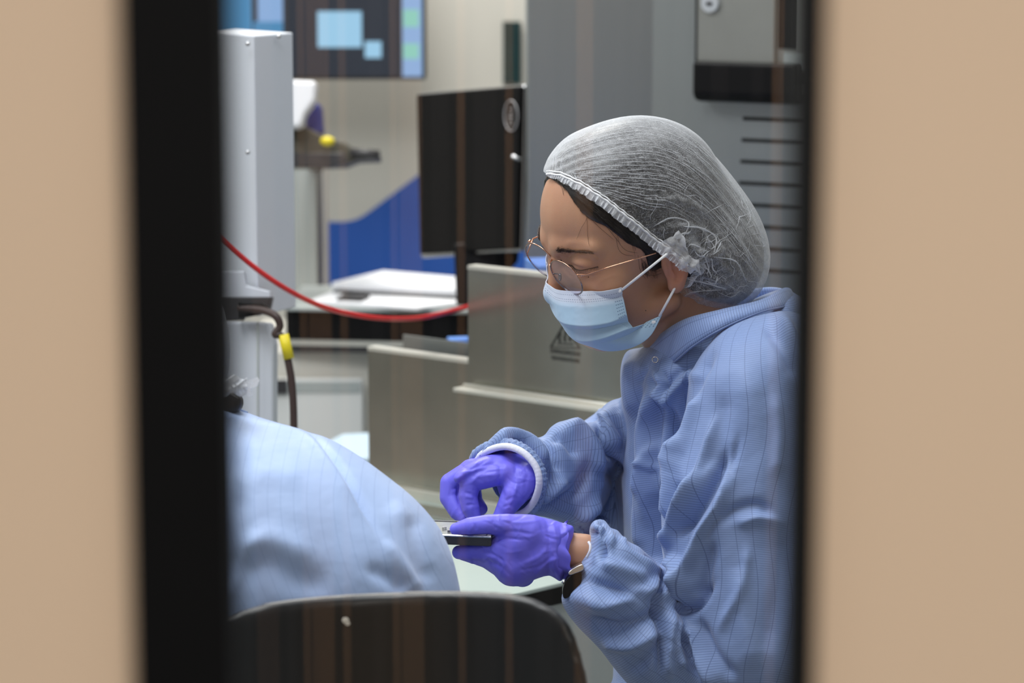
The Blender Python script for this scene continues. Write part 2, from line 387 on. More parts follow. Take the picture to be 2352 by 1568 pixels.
def surface_net(f, lo, hi, h):
    lo = np.array(lo, float); hi = np.array(hi, float)
    n = np.ceil((hi - lo) / h).astype(int) + 1
    xs = [lo[i] + h * np.arange(n[i]) for i in range(3)]
    V = np.empty(n, np.float32)
    chunk = max(1, int(600000 / (n[1] * n[2])))
    for i in range(0, n[0], chunk):
        X, Y, Z = np.meshgrid(xs[0][i:i + chunk], xs[1], xs[2], indexing='ij')
        V[i:i + chunk] = f(Pts(np.stack([X, Y, Z], -1).reshape(-1, 3))).reshape(X.shape)
    S = V < 0
    cnt = np.zeros(n - 1, np.int8)
    for dx in (0, 1):
        for dy in (0, 1):
            for dz in (0, 1): cnt += S[dx:n[0] - 1 + dx, dy:n[1] - 1 + dy, dz:n[2] - 1 + dz]
    act = (cnt > 0) & (cnt < 8); idx = np.full(act.shape, -1, np.int64); cells = np.argwhere(act); idx[act] = np.arange(len(cells))
    acc = np.zeros((len(cells), 3)); num = np.zeros(len(cells))
    corners = [(a, b, c) for a in (0, 1) for b in (0, 1) for c in (0, 1)]
    for c0 in corners:
        for ax in range(3):
            if c0[ax]: continue
            c1 = list(c0); c1[ax] = 1
            v0 = V[tuple((cells + c0).T)]; v1 = V[tuple((cells + c1).T)]
            cr = (v0 < 0) != (v1 < 0); t = np.where(cr, v0 / (v0 - v1 + 1e-20), 0)
            pt = np.tile(np.array(c0, float), (len(cells), 1)); pt[:, ax] = t
            acc[cr] += pt[cr]; num[cr] += 1
    verts = lo + h * (cells + acc / num[:, None])
    faces = []
    for ax in range(3):
        a1, a2 = (ax + 1) % 3, (ax + 2) % 3
        sl0 = [slice(None)] * 3; sl1 = [slice(None)] * 3; sl0[ax] = slice(0, n[ax] - 1); sl1[ax] = slice(1, n[ax])
        s0 = S[tuple(sl0)]; s1 = S[tuple(sl1)]; e = np.argwhere(s0 != s1)
        e = e[(e[:, a1] > 0) & (e[:, a2] > 0) & (e[:, a1] < n[a1] - 1) & (e[:, a2] < n[a2] - 1)]
        pos = s0[tuple(e.T)]
        def cell(o1, o2):
            g = e.copy(); g[:, a1] -= o1; g[:, a2] -= o2; return idx[tuple(g.T)]
        q = np.stack([cell(1, 1), cell(0, 1), cell(0, 0), cell(1, 0)], 1)
        q[~pos] = q[~pos][:, ::-1]; faces.append(q)
    faces = np.concatenate(faces)
    return verts, faces[(faces >= 0).all(1)]
def vnormals(v, f):
    n = np.zeros_like(v); fn = np.cross(v[f[:, 2]] - v[f[:, 0]], v[f[:, 3]] - v[f[:, 1]])
    for k in range(4): np.add.at(n, f[:, k], fn)
    return n / (np.linalg.norm(n, axis=1)[:, None] + 1e-12)
def relax(v, f, it=2, lam=0.5):
    for _ in range(it):
        s = np.zeros_like(v); c = np.zeros(len(v))
        for a, b in ((0, 1), (1, 2), (2, 3), (3, 0)):
            np.add.at(s, f[:, a], v[f[:, b]]); np.add.at(s, f[:, b], v[f[:, a]]); np.add.at(c, f[:, a], 1); np.add.at(c, f[:, b], 1)
        v = v + lam * (s / np.maximum(c, 1)[:, None] - v)
    return v
def bounds(pts, pad):
    W = np.array([P(*p) for p in pts]); return W.min(0) - pad, W.max(0) + pad
def submesh(v, f, keep):
    f = f[keep[f].all(1)]; used = np.unique(f); m = np.full(len(v), -1); m[used] = np.arange(len(used)); return v[used], m[f], used
def bvh_of(v, f): return BVHTree.FromPolygons([tuple(x) for x in v], [tuple(x) for x in f.tolist()])
def hit(bvh, px, py, off=0.0):
    d = FW + (px - CX) / FPX * RT + (CY - py) / FPX * UP; d = d / np.linalg.norm(d)
    r = bvh.ray_cast(Vector(CAM), Vector(d))
    if r[0] is None: return None
    return np.array(r[0]) + np.array(r[1]) * off
def set_vec(o, name, arr):
    a = o.data.attributes.new(name, 'FLOAT_VECTOR', 'POINT'); a.data.foreach_set('vector', np.asarray(arr, np.float32).ravel())
def set_f(o, name, arr):
    a = o.data.attributes.new(name, 'FLOAT', 'POINT'); a.data.foreach_set('value', np.asarray(arr, np.float32).ravel())

def wrinkle(v, f, folds, seed=1):
    """raise soft ridges (+) and press valleys (-) along lines over the cloth; each: points, width px, height mm"""
    n = vnormals(v, f); px, py, d = project(v); toc = -(n @ FW); wt = np.clip(toc * 2 + 0.4, 0, 1)
    disp = np.zeros(len(v))
    for pts, wd, ht in folds:
        c = cat_rom(pts, 5); best = np.full(len(v), 1e9); side = np.zeros(len(v)); tt = np.zeros(len(v))
        for i in range(len(c) - 1):
            a, b = c[i], c[i + 1]; e = b - a; L2 = e @ e + 1e-9
            t = np.clip(((px - a[0]) * e[0] + (py - a[1]) * e[1]) / L2, 0, 1)
            dx = px - a[0] - t * e[0]; dy = py - a[1] - t * e[1]; dd = dx * dx + dy * dy
            u = dd < best; best[u] = dd[u]; tt[u] = (i + t[u]) / (len(c) - 1)
        taper = np.clip(np.minimum(tt, 1 - tt) * 5 + 0.15, 0, 1)
        disp += ht / 1000 * np.exp(-best / (wd * wd)) * taper
    return v + n * (disp * wt)[:, None]

# ================================================================== THE SETTING
def struct(name, mb, m, **k):
    o = mb.build(name, m, **k); o['kind'] = 'structure'; return o
struct('floor', MB().box((0, 2.6, -0.025), (6, 9, 0.05)), M['floor'])
YW = 5.6
struct('wall_back', MB().box((0, YW + 0.05, 1.35), (6, 0.1, 2.7)), M['wall'])
struct('wall_right', MB().box((2.4, 3.3, 1.35), (0.1, 4.6, 2.7)), M['wall'])
struct('wall_left', MB().box((-3.0, 3.3, 1.35), (0.1, 4.6, 2.7)), M['wall'])
# painted swoosh on the back wall
sw = [(700, 500), (757, 509), (800, 508), (830, 498), (870, 470), (950, 410), (1060, 330), (1200, 250), (1500, 190), (1500, 1600), (700, 1600)]
struct('wall_back_blue_graphic', MB().prism([onY(x, y, YW - 0.002) for x, y in cat_rom(sw[:9], 5).tolist() + sw[9:]], (0, 0.001, 0)), M['blue_paint'])

# the door in front of the camera with its narrow vision panel
YD = 1.0; XL = onY(300, 784, YD)[0]; XR = onY(1878, 784, YD)[0]
d = MB().box(((XL - 0.55) / 2 , YD + 0.022, 1.05), (XL + 0.55, 0.044, 2.1)).box(((XR + 0.45) / 2, YD + 0.022, 1.05), (0.45 - XR, 0.044, 2.1))
d.box(((XL + XR) / 2, YD + 0.022, 0.45), (XR - XL, 0.044, 0.9)).box(((XL + XR) / 2, YD + 0.022, 1.95), (XR - XL, 0.044, 0.3))
door = struct('door_1', d, M['beige'])
fl = onY(534, 784, YD)[0]; fr = onY(1816, 784, YD)[0]
fm = MB().box(((XL + fl) / 2, YD + 0.004, 1.35), (fl - XL, 0.03, 0.9)).box(((XR + fr) / 2, YD + 0.004, 1.35), (XR - fr, 0.03, 0.9))
fm.box(((fl + fr) / 2, YD + 0.004, 0.91), (fr - fl, 0.03, 0.02)).box(((fl + fr) / 2, YD + 0.004, 1.79), (fr - fl, 0.03, 0.02))
wf = struct('window_frame', fm, M['black_frame'], parent=door)
gl = struct('window_glass', MB().add([(fl, YD, 0.92), (fr, YD, 0.92), (fr, YD, 1.78), (fl, YD, 1.78)], [(0, 1, 2, 3)]), M['glass'], parent=door)
# corridor side: a wall of vertical wooden slats behind the photographer (seen mirrored in the glass)
sl = MB(); sl2 = MB(); sl3 = MB(); x = -2.0; YC = -1.9
while x < 2.0:
    wd = random.choice([0.012, 0.018, 0.026, 0.034]); k = random.random()
    (sl if k < 0.22 else sl2 if k < 0.45 else sl3).box((x + wd / 2, YC, 1.35), (wd * 0.9, 0.03, 2.7)); x += wd + random.choice([0.0, 0.01, 0.03])
struct('wall_corridor_slats_brown', sl, M['wood1']); struct('wall_corridor_slats_tan', sl2, M['wood2']); struct('wall_corridor_slats_dark', sl3, M['wood3'])
struct('wall_corridor_backing', MB().box((0, YC - 0.07, 1.35), (5, 0.05, 2.7)), M['black_frame'])

# ================================================================== BACKGROUND
def face_box(px0, px1, py0, py1, Y, depth, mbx=None):
    a = onY(px0, py0, Y); b = onY(px1, py1, Y); b2 = onY(px0, py1, Y)
    mbx = mbx or MB(); return mbx.box(((a[0] + b[0]) / 2, Y + depth / 2, (a[2] + b[2]) / 2), (abs(b[0] - a[0]), depth, abs(a[2] - b[2])))
# wall display
YS = 5.35
disp = empty('wall_display', onY(820, 90, YS), 'large dark wall-mounted display showing a bright pale blue square', 'display')
face_box(440, 978, -260, 183, YS, 0.05).build('housing', M['dark_grey'], disp, bevel=0.004)
face_box(655, 918, -250, 176, YS - 0.002, 0.002).build('screen', M['scr_dark'], disp)
face_box(922, 970, -250, 176, YS - 0.002, 0.002).build('side_bar', M['scr_side'], disp)
for a, b in ((22, 62), (100, 135)): face_box(926, 962, a, b, YS - 0.004, 0.002).build('green_tile', M['scr_green'], disp)
face_box(729, 831, 26, 109, YS - 0.004, 0.002).build('picture_tile', M['scr_blue'], disp)
face_box(838, 876, 95, 133, YS - 0.004, 0.002).build('picture_tile', M['scr_blue'], disp)
face_box(588, 650, -250, 80, YS - 0.004, 0.002).build('menu_column', M['scr_side'], disp)
face_box(450, 580, -250, 176, YS - 0.004, 0.002).build('menu_column', M['scr_mid'], disp)
face_box(582, 650, 50, 82, YS - 0.006, 0.002).build('menu_tile', M['scr_mid'], disp)
# dark teal poster
tp = face_box(1155, 1196, 50, 192, YW - 0.02, 0.02).build('wall_panel', M['teal']); tag(tp, 'narrow dark green panel hung on the pale wall above the monitor', 'panel')
# grey pillar
pl = MB(); face_box(676, 738, 378, 1500, 5.0, 0.2, pl); struct('trim_1', pl, M['grey_paint'])
p2 = MB(); face_box(741, 756, 378, 1500, 5.02, 0.1, p2); struct('trim_2', p2, M['wall'])

# machine arm on the pillar: olive head with yellow knob
ma = empty('inspection_head', P(740, 350, 4.75), 'dark olive mechanical head with a yellow knob beside the white column', 'machine')
mb = MB()
prof = [(640, 285), (700, 290), (745, 312), (790, 325), (810, 338), (868, 345), (872, 366), (820, 368), (790, 380), (640, 382)]
mb.prism([P(x, y, 4.72) for x, y in prof], FW * 0.09); mb.prism([P(x, y, 4.78) for x, y in [(686, 345), (716, 345), (716, 372), (686, 372)]], FW * 0.29); mb.build('body', M['olive'], ma, bevel=0.004)
MB().prism([P(x, y, 4.70) for x, y in [(640, 350), (790, 350), (800, 372), (760, 384), (640, 384)]], FW * 0.02).build('rail', M['dark_grey'], ma, bevel=0.003)
MB().tube([P(805, 350, 4.71), P(872, 356, 4.71)], 0.008, 12).build('nozzle', M['dark_grey'], ma, smooth=True)
MB().ball(P(752, 324, 4.69), 0.010, 10, (1.2, 0.8, 0.8)).build('knob', M['yellow'], ma, smooth=True)
MB().prism([P(x, y, 4.74) for x, y in [(700, 290), (706, 245), (722, 232), (738, 242), (742, 308), (718, 312)]], FW * 0.05).build('motor', M['navy'], ma, bevel=0.006)
wb = MB().prism([P(x, y, 4.66) for x, y in [(640, 182), (726, 186), (722, 232), (700, 262), (690, 292), (640, 292)]], FW * 0.06).build('paper_roll', M['paper'], None, bevel=0.006)
tag(wb, 'white roll of wipes above the olive mechanical head', 'paper roll')
st = MB(); st.box((*onY(706, 600, 4.9)[:2], 0.5), (0.05, 0.05, 1.0)); 

# computer monitor seen from behind
mo = empty('computer_monitor', P(1080, 600, 4.35), 'black computer monitor seen from behind with round grey badge', 'monitor')
A0, A1, B0, B1 = P(957, 214, 4.45), P(1205, 194, 4.29), P(966, 592, 4.45), P(1196, 577, 4.29)
nb = np.cross(A1 - A0, B0 - A0); nb /= np.linalg.norm(nb); nb = nb if nb @ FW > 0 else -nb
MB().prism([A0, A1, B1, B0], nb * 0.012).build('silver_rim', M['silver'], mo, bevel=0.003)
def mp_(u, v): return A0 * (1 - u) * (1 - v) + A1 * u * (1 - v) + B0 * (1 - u) * v + B1 * u * v
MB().prism([mp_(0.045, 0.012) - nb * 0.012, mp_(1, 0.01) - nb * 0.012, mp_(1, 0.985) - nb * 0.012, mp_(0.045, 0.98) - nb * 0.012], nb * 0.014).build('back_cover', M['black'], mo, bevel=0.003)
lc = P(1180, 266, 4.258); ex = (A1 - A0) / np.linalg.norm(A1 - A0); ez = (A0 - B0) / np.linalg.norm(A0 - B0)
lg = MB().tube([lc + 0.0225 * (0.62 * math.cos(t) * ex + math.sin(t) * ez) - nb * 0.006 for t in np.linspace(0, 2 * math.pi, 40, endpoint=False)], 0.0012, 6, True).build('badge', M['logo'], mo, smooth=True)
def text(s, loc, xdir, zdir, size, m, name, parent, ext=0.0003):
    cu = bpy.data.curves.new(name, 'FONT'); cu.body = s; cu.size = size; cu.align_x = 'CENTER'; cu.align_y = 'CENTER'; cu.extrude = ext
    o = bpy.data.objects.new(name, cu); C.objects.link(o); xd = Vector(xdir).normalized(); zd = Vector(zdir).normalized(); nd = xd.cross(zd)
    mw = Matrix((xd, zd, nd)).transposed().to_4x4(); mw.translation = Vector(loc); cu.materials.append(m)
    dg = bpy.context.evaluated_depsgraph_get(); me = bpy.data.meshes.new_from_object(o.evaluated_get(dg)); bpy.data.objects.remove(o)
    me.transform(mw); o = bpy.data.objects.new(name, me); C.objects.link(o)
    if parent: o.parent = parent; o.matrix_parent_inverse = Matrix.Translation(-parent.location)
    return o
text('DELL', lc - nb * 0.0065, ez, -ex, 0.0135, M['logo'], 'badge_lettering', mo)
MB().prism([P(x, y, 4.36) for x, y in [(1042, 560), (1195, 545), (1190, 600), (1150, 640), (1150, 700), (1048, 700)]], FW * 0.03).build('stand_neck', M['black'], mo, bevel=0.003)
MB().tube([P(1175, 358, 4.24), P(1196, 367, 4.24)], 0.003, 8).build('cable_hook', M['silver'], mo, smooth=True)

# work table with papers
TZ = 0.825
tb = empty('side_table', (-0.1, 4.75, 0), 'dark side table under the white papers, behind the steel guard', 'table')
a = onZ(652, 722, TZ); b = onZ(1250, 735, TZ)
pts = [onZ(660, 706, TZ), onZ(1205, 716, TZ), onZ(1205, 655, TZ), onZ(694, 655, TZ)]
MB().prism(pts, (0, 0, -0.005)).build('tabletop', M['grey_paint'], tb, bevel=0.001)
pf = [onZ(656, 711, TZ - 0.006), onZ(1205, 721, TZ - 0.006)]
MB().prism([pf[0], pf[1], pf[1] + [0, 0, -0.050], pf[0] + [0, 0, -0.050]], (0, 0.03, 0)).build('apron', M['black'], tb, bevel=0.002)
MB().prism([pf[0] + [0, 0.002, -0.050], pf[1] + [0, 0.002, -0.050], pf[1] + [0, 0.002, -0.059], pf[0] + [0, 0.002, -0.059]], (0, 0.03, 0)).build('steel_strip', M['steel_edge'], tb)
MB().prism([pf[0] + [0, 0.004, -0.059], pf[1] + [0, 0.004, -0.059], pf[1] + [0, 0.004, -0.070], pf[0] + [0, 0.004, -0.070]], (0, 0.03, 0)).build('rubber_strip', M['dark_grey'], tb)
for xx, yy in ((pf[1][0] - 0.02, pf[0][1] + 0.05), (pf[0][0] + 0.04, pf[0][1] + 0.45), (pf[1][0] - 0.02, pf[0][1] + 0.35)):
    MB().box((xx, yy, 0.38), (0.03, 0.03, 0.76)).build('leg', M['dark_grey'], tb)
def sheet(name, outline, z, th, label, m=None, cat='paper', grp=None):
    o = MB().prism([onZ(x, y, z) for x, y in outline], (0, 0, th)).build(name, m or M['paper'], None, bevel=0.0015); tag(o, label, cat, grp); return o
sheet('paper_stack', [(712, 698), (960, 714), (1075, 700), (1090, 668), (780, 668)], TZ + 0.001, 0.006, 'lower wide stack of white papers lying on the side table')
sheet('document_folder', [(762, 664), (1062, 681), (1100, 655), (880, 636)], TZ + 0.0115, 0.012, 'upper white folder resting on top of the papers on the side table', cat='folder')
sheet('folder_shadow_edge', [(764, 672), (1058, 688), (1096, 662), (880, 643)], TZ + 0.0072, 0.004, 'thin dark sheet added as the shadow edge under the upper white folder on the side table', M['dark_grey'], 'folder')  # added dark sheet stands in for the shade under the folder
sheet('phone', [(772, 690), (830, 693), (850, 684), (790, 680)], TZ + 0.0075, 0.005, 'small dark phone lying on the white papers', M['dark_grey'], 'phone')
# drawer cabinet under the table
cb = empty('drawer_cabinet', (-0.3, 4.62, 0), 'off-white drawer cabinet with a grey recessed grip under the side table', 'cabinet')
YB = pf[0][1] + 0.012
ca = onY(560, 835, YB); cc = onY(1000, 835, YB)
MB().box(((ca[0] + cc[0]) / 2, YB + 0.19, 0.373), (cc[0] - ca[0], 0.36, 0.745)).build('body', M['wall'], cb, bevel=0.003)
face_box(600, 838, 870, 1400, YB - 0.012, 0.012).build('drawer', M['ceil'], cb, bevel=0.003)
face_box(628, 828, 876, 902, YB - 0.014, 0.004).build('grip', M['grey_paint'], cb, bevel=0.001)
face_box(628, 660, 872, 905, YB - 0.018, 0.006).build('lock', M['dark_grey'], cb, bevel=0.001)
pb = MB().prism([np.array([P(x, 1000, 4.3)[0], P(x, 1000, 4.3)[1], z]) for x, z in [(735, 0.0), (735, 0.640), (770, 0.652), (860, 0.655), (880, 0.0)]], (0, 0.2, 0)).build('waste_bin', M['scr_blue'] if False else mat('pale_blue_plastic', (198, 218, 232), 0.5), None, bevel=0.006)
tag(pb, 'pale blue bin standing in front of the off-white drawer cabinet', 'bin')

# white column machine at left
wc = empty('white_column', P(590, 740, 3.62), 'tall white metal column housing with small screws beside the black frame', 'machine')
e0 = P(583, 82, 3.56); el = P(450, 84, 3.66); er = P(673, 84, 3.64)
zb = P(583, 742, 3.56)[2]
def vwall(top_pts, zbot, mbx):
    n = len(top_pts); vs = list(top_pts) + [np.array([p[0], p[1], zbot]) for p in top_pts]
    fs = [tuple(range(n)), tuple(range(2 * n - 1, n - 1, -1))] + [(i, i + n, (i + 1) % n + n, (i + 1) % n) for i in range(n)]; return mbx.add(vs, fs)
bk = el + er - e0; tz = e0[2]
top = [np.array([p[0], p[1], tz]) for p in (el, e0, er, bk)]
vwall(top, zb, MB()).build('housing', M['white_metal'], wc, bevel=0.002)
for x, y in ((569, 101), (569, 350), (541, 84), (640, 84)):
    MB().ball(P(x, y, 3.556 if y > 90 else 3.6), 0.0030, 8, (1, 0.7, 1)).build('screw', M['silver'], wc, smooth=True)
MB().prism([P(x, y, 3.58) for x, y in [(450, 622), (560, 622), (565, 655), (620, 668), (622, 684), (450, 684)]], FW * 0.03).build('lower_bracket', M['white_metal'], wc, bevel=0.002)
MB().prism([P(x, y, 3.58) for x, y in [(450, 684), (622, 680), (616, 708), (560, 716), (552, 735), (450, 735)]], FW * 0.05).build('connector_plate', M['dark_grey'], wc, bevel=0.002)
MB().prism([P(x, y, 3.57) for x, y in [(450, 735), (618, 740), (628, 790), (625, 1500), (450, 1500)]], FW * 0.07).build('lower_cover', M['white_metal'], wc, bevel=0.004)
MB().tube([P(592, 740, 3.565), P(592, 1200, 3.565)], 0.0012, 6).build('cover_seam', M['grey_paint'], wc)
# cable with yellow sleeve
cbl = empty('power_cable', P(640, 760, 3.55), 'dark cable with a yellow sleeve hanging from the white column', 'cable')
MB().tube(curve3([(546, 708, 3.55), (600, 712, 3.54), (632, 725, 3.53), (643, 748, 3.53), (632, 768, 3.53), (648, 775, 3.53), (664, 840, 3.53), (672, 900, 3.53), (675, 1000, 3.53), (676, 1300, 3.53)]), 0.0048, 10).build('cord', M['brown'], cbl, smooth=True)
MB().prism([P(x, y, 3.545) for x, y in [(545, 690), (600, 694), (618, 706), (600, 722), (545, 732)]], FW * 0.02).build('plug', M['black'], cbl, bevel=0.003)
MB().tube([P(651, 768, 3.53), P(664, 824, 3.53)], 0.0068, 12).build('yellow_sleeve', M['yellow'], cbl, smooth=True)
# red hose
hz = MB().tube(curve3([(440, 480, 3.50), (515, 556, 3.5), (590, 618, 3.52), (660, 665, 3.55), (730, 700, 3.6), (800, 720, 3.66), (880, 731, 3.72), (960, 730, 3.86), (1030, 716, 3.95), (1090, 700, 4.02), (1160, 680, 4.06)]), 0.0034, 10).build('air_hose', M['red'], None, smooth=True)
tag(hz, 'thin red air hose sagging from the white column to the steel guard', 'hose')

# ---- stepped steel guard behind the bench
gd = empty('steel_guard', P(1000, 1140, 3.9), 'stepped brushed steel guard panel behind the gloved hands', 'guard panel')
G0 = P(845, 798, 3.95); G1 = P(1070, 828, 3.84); dirg = G1 - G0; dirg[2] = 0; dirg /= np.linalg.norm(dirg)
def on_guard(px, py, off=0.0):
    n = np.array([dirg[1], -dirg[0], 0]); n = n if n[1] < 0 else -n
    o = G0 + n * off; v = FW + (px - CX) / FPX * RT + (CY - py) / FPX * UP
    t = ((o - CAM) @ n) / (v @ n); return CAM + v * t, n
ng = on_guard(900, 900)[1]
def gz(px, z):  # point on guard at pixel column px (taken at y 800) and height z
    p = on_guard(px, 800)[0]; return np.array([p[0], p[1], z])
zt1 = G0[2]; zt2 = on_guard(1078, 612)[0][2]; z0 = 0.672
xa, xb, xc = 845, 1075, 1640
MB().prism([gz(xa, z0), gz(xa, zt1), gz(xb, zt1), gz(xb, zt2), gz(xc, zt2), gz(xc, z0)], -ng * 0.003).build('stepped_panel', M['steel'], gd)
for (q0, q1, z) in ((xa, xb, zt1), (xb, xc, zt2)):
    MB().prism([gz(q0, z - 0.0035) + ng * .001, gz(q0, z + 0.0015) + ng * .001, gz(q1, z + 0.0015) + ng * .001, gz(q1, z - 0.0035) + ng * .001], -ng * 0.018).build('top_lip', M['steel_edge'], gd)
l0 = on_guard(1040, 899, 0.03)[0]; l1 = on_guard(1640, 899, 0.03)[0]; l1[2] = l0[2]
MB().prism([l0, l1, l1 + [0, 0, 0.005], l0 + [0, 0, 0.005]], -ng * 0.032).build('ledge', M['steel_edge'], gd, bevel=0.001)
l0 = on_guard(1066, 899, 0.012)[0]; l0[2] = l1[2] + 0.007; l2 = l1 - ng * 0.02; l2[2] = l0[2]
MB().tube([l0, l2], 0.0028, 10).build('ledge_rod', M['steel_edge'], gd, smooth=True)
MB().prism([gz(860, zt1 + 0.012) - ng * 0.06, gz(xb, zt1 + 0.012) - ng * 0.06, gz(xb, zt1 - 0.1) - ng * 0.06, gz(860, zt1 - 0.1) - ng * 0.06], -ng * 0.003).build('inner_panel', M['steel_dull'], gd)
# warning label on guard
def gp(px, py): return on_guard(px, py, 0.0012)[0]
tri = [gp(1296, 742), gp(1264, 797), gp(1330, 800)]
MB().tube([tri[0], tri[1], tri[2]], 0.0015, 6, True).build('warning_triangle', M['label_ink'], gd)
for dx in (-12, 0, 12): MB().tube([gp(1297 + dx, 785 - 0.1 * dx), gp(1295 + dx, 774), gp(1299 + dx, 768), gp(1297 + dx, 760 + abs(dx) * .4)], 0.0011, 5).build('heat_wave_mark', M['label_ink'], gd)
MB().tube([gp(1280, 789), gp(1314, 791)], 0.001, 5).build('heat_base_mark', M['label_ink'], gd)
text('DANGEROUS', gp(1297, 810), dirg, (0, 0, 1), 0.0082, M['label_ink'], 'label_lettering', gd)
text('TEMPERATURE', gp(1297, 826), dirg, (0, 0, 1), 0.0072, M['label_ink'], 'label_lettering', gd)
bz_ = 0.672
# blue/white boxes peeking over the guard
b1 = MB().box(gz(1165, (zt2 - 0.02 + bz_) / 2) - ng * 0.13, (0.10, 0.09, zt2 + 0.02 - bz_), yaw=0.2).build('blue_box', M['blue_print'], None, bevel=0.002)
tag(b1, 'blue box just showing above the top edge of the tall steel guard', 'box')
b2 = MB().box(gz(925, (zt1 + bz_) / 2) - ng * 0.12 + np.array([0.02, 0, 0]), (0.07, 0.03, zt1 + 0.012 - bz_), yaw=0.2).build('blue_box', M['blue_print'], None, bevel=0.002)
tag(b2, 'blue box just showing above the low left end of the steel guard', 'box')

# bench
bn = empty('work_bench', (0.05, 3.4, 0), 'pale bench top with black front edge under the gloved hands', 'bench')
bz = 0.672
fpts = [onZ(720, 1470, bz), onZ(1190, 1362, bz), onZ(1318, 1331, bz), onZ(1700, 1250, bz), gz(1640, bz) + ng * .002, gz(800, bz) + ng * .002]
MB().prism(fpts, (0, 0, -0.004)).build('bench_top', M['bench'], bn)
MB().prism([p + np.array([0, 0, -0.004]) for p in fpts], (0, 0, -0.022)).build('edge_band', M['black'], bn, bevel=0.002)
ctr = np.mean(fpts, axis=0)
MB().prism([ctr + (p - ctr) * 0.95 + np.array([0, 0, -0.026]) for p in fpts], (0, 0, -0.646)).build('base_cabinet', M['grey_paint'], bn)
MB().prism([gz(800, bz + 0.014) + ng * 0.01, gz(1500, bz + 0.014) + ng * 0.01, gz(1500, bz) + ng * 0.01, gz(800, bz) + ng * 0.01], -ng * 0.008).build('back_rail', M['steel_edge'], bn, bevel=0.001)
MB().prism([gz(800, bz + 0.006) + ng * 0.09, gz(1500, bz + 0.006) + ng * 0.09, gz(1500, bz) + ng * 0.09, gz(800, bz) + ng * 0.09], -ng * 0.05).build('front_rail', M['steel'], bn, bevel=0.003)

# ---- tall steel cabinet with vents
tc_ = empty('steel_cabinet', P(1500, 620, 4.2), 'tall grey steel machine cabinet with vent slots and black pull lip behind the cap', 'machine cabinet')
DC = 4.2; K0 = P(1500, 0, DC); yaw = R(27); dc = np.array([math.cos(yaw), -math.sin(yaw), 0]); nc = np.array([-math.sin(yaw), -math.cos(yaw), 0])
def on_cab(px, py, off=0.0):
    o = K0 + nc * off; v = FW + (px - CX) / FPX * RT + (CY - py) / FPX * UP; t = ((o - CAM) @ nc) / (v @ nc); return CAM + v * t
Lx = onY(1211, 0, K0[1])[0]
bodyp = [np.array([Lx, K0[1], 2.1]), np.array([K0[0], K0[1], 2.1]), K0 * [1, 1, 0] + dc * 0.45 + [0, 0, 2.1], K0 * [1, 1, 0] + dc * 0.45 - nc * 0.5 + [0, 0, 2.1], np.array([Lx, K0[1] + 0.5, 2.1])]
vwall(bodyp, 0.0, MB()).build('body', M['steel_dull'], tc_, bevel=0.003)
def cab_quad(x0, x1, y0, y1, off, th, m, name, bevel=0.0, par=None):
    a = on_cab(x0, y0, off); b = on_cab(x1, y0, off); b[2] = a[2]; zb_ = on_cab(x0, y1, off)[2]
    return MB().prism([a, b, np.array([b[0], b[1], zb_]), np.array([a[0], a[1], zb_])], -nc * th).build(name, m, par or tc_, bevel=bevel)
for i in range(8):
    y = 272 + i * 49.2; x = 1706 - min(i, 4) * 3
    cab_quad(x, 1960, y - 4, y + 4, 0.0015, 0.004, M['slot'], 'vent_slot')
cab_quad(1602, 1782, -150, 142, 0.03, 0.032, M['steel_plate'], 'drawer_front', 0.002)
cab_quad(1599, 1603, -150, 142, 0.031, 0.034, M['slot'], 'drawer_gap')
cab_quad(1784, 1900, -150, 215, 0.02, 0.022, M['steel_plate'], 'side_plate', 0.002)
cab_quad(1791, 1835, -150, 112, 0.022, 0.004, M['black'], 'dark_column', 0.001)
cab_quad(1801, 1860, 122, 160, 0.022, 0.003, M['grey_paint'], 'small_label', 0.001)
cab_quad(1797, 1870, 165, 192, 0.03, 0.012, M['black'], 'switch', 0.001)
cab_quad(1808, 1830, 172, 184, 0.0315, 0.002, M['red'], 'red_mark')
# pull lip: profiled bar
pa = on_cab(1590, 141, 0.045); pb_ = on_cab(1788, 141, 0.045); pb_[2] = pa[2]; hgt = 93 / FPX * 4.15
prof = [(0, 0), (0, -hgt * 0.8), (-0.008, -hgt * 0.96), (-0.02, -hgt), (-0.045, -hgt), (-0.045, 0)]
mbp = MB(); n_ = len(prof); vs = [e + nc * (a) + np.array([0, 0, z]) for e in (pa, pb_ + dc * 0.03) for a, z in prof]
mbp.add(vs, [tuple(range(n_)), tuple(range(2 * n_ - 1, n_ - 1, -1))] + [(i, i + n_, (i + 1) % n_ + n_, (i + 1) % n_) for i in range(n_)])
mbp.build('pull_lip', M['black'], tc_, bevel=0.005, smooth=False)
lk = on_cab(1631, 8, 0.034)
MB().tube([lk + nc * 0.003, lk - nc * 0.004], 0.0135, 24).build('lock_badge', mat('lock_grey', (185, 188, 192), 0.4), tc_, bevel=0.001)
MB().box(lk + nc * 0.0035, (0.009, 0.002, 0.005), yaw=-yaw).build('lock_slot', M['dark_grey'], tc_)

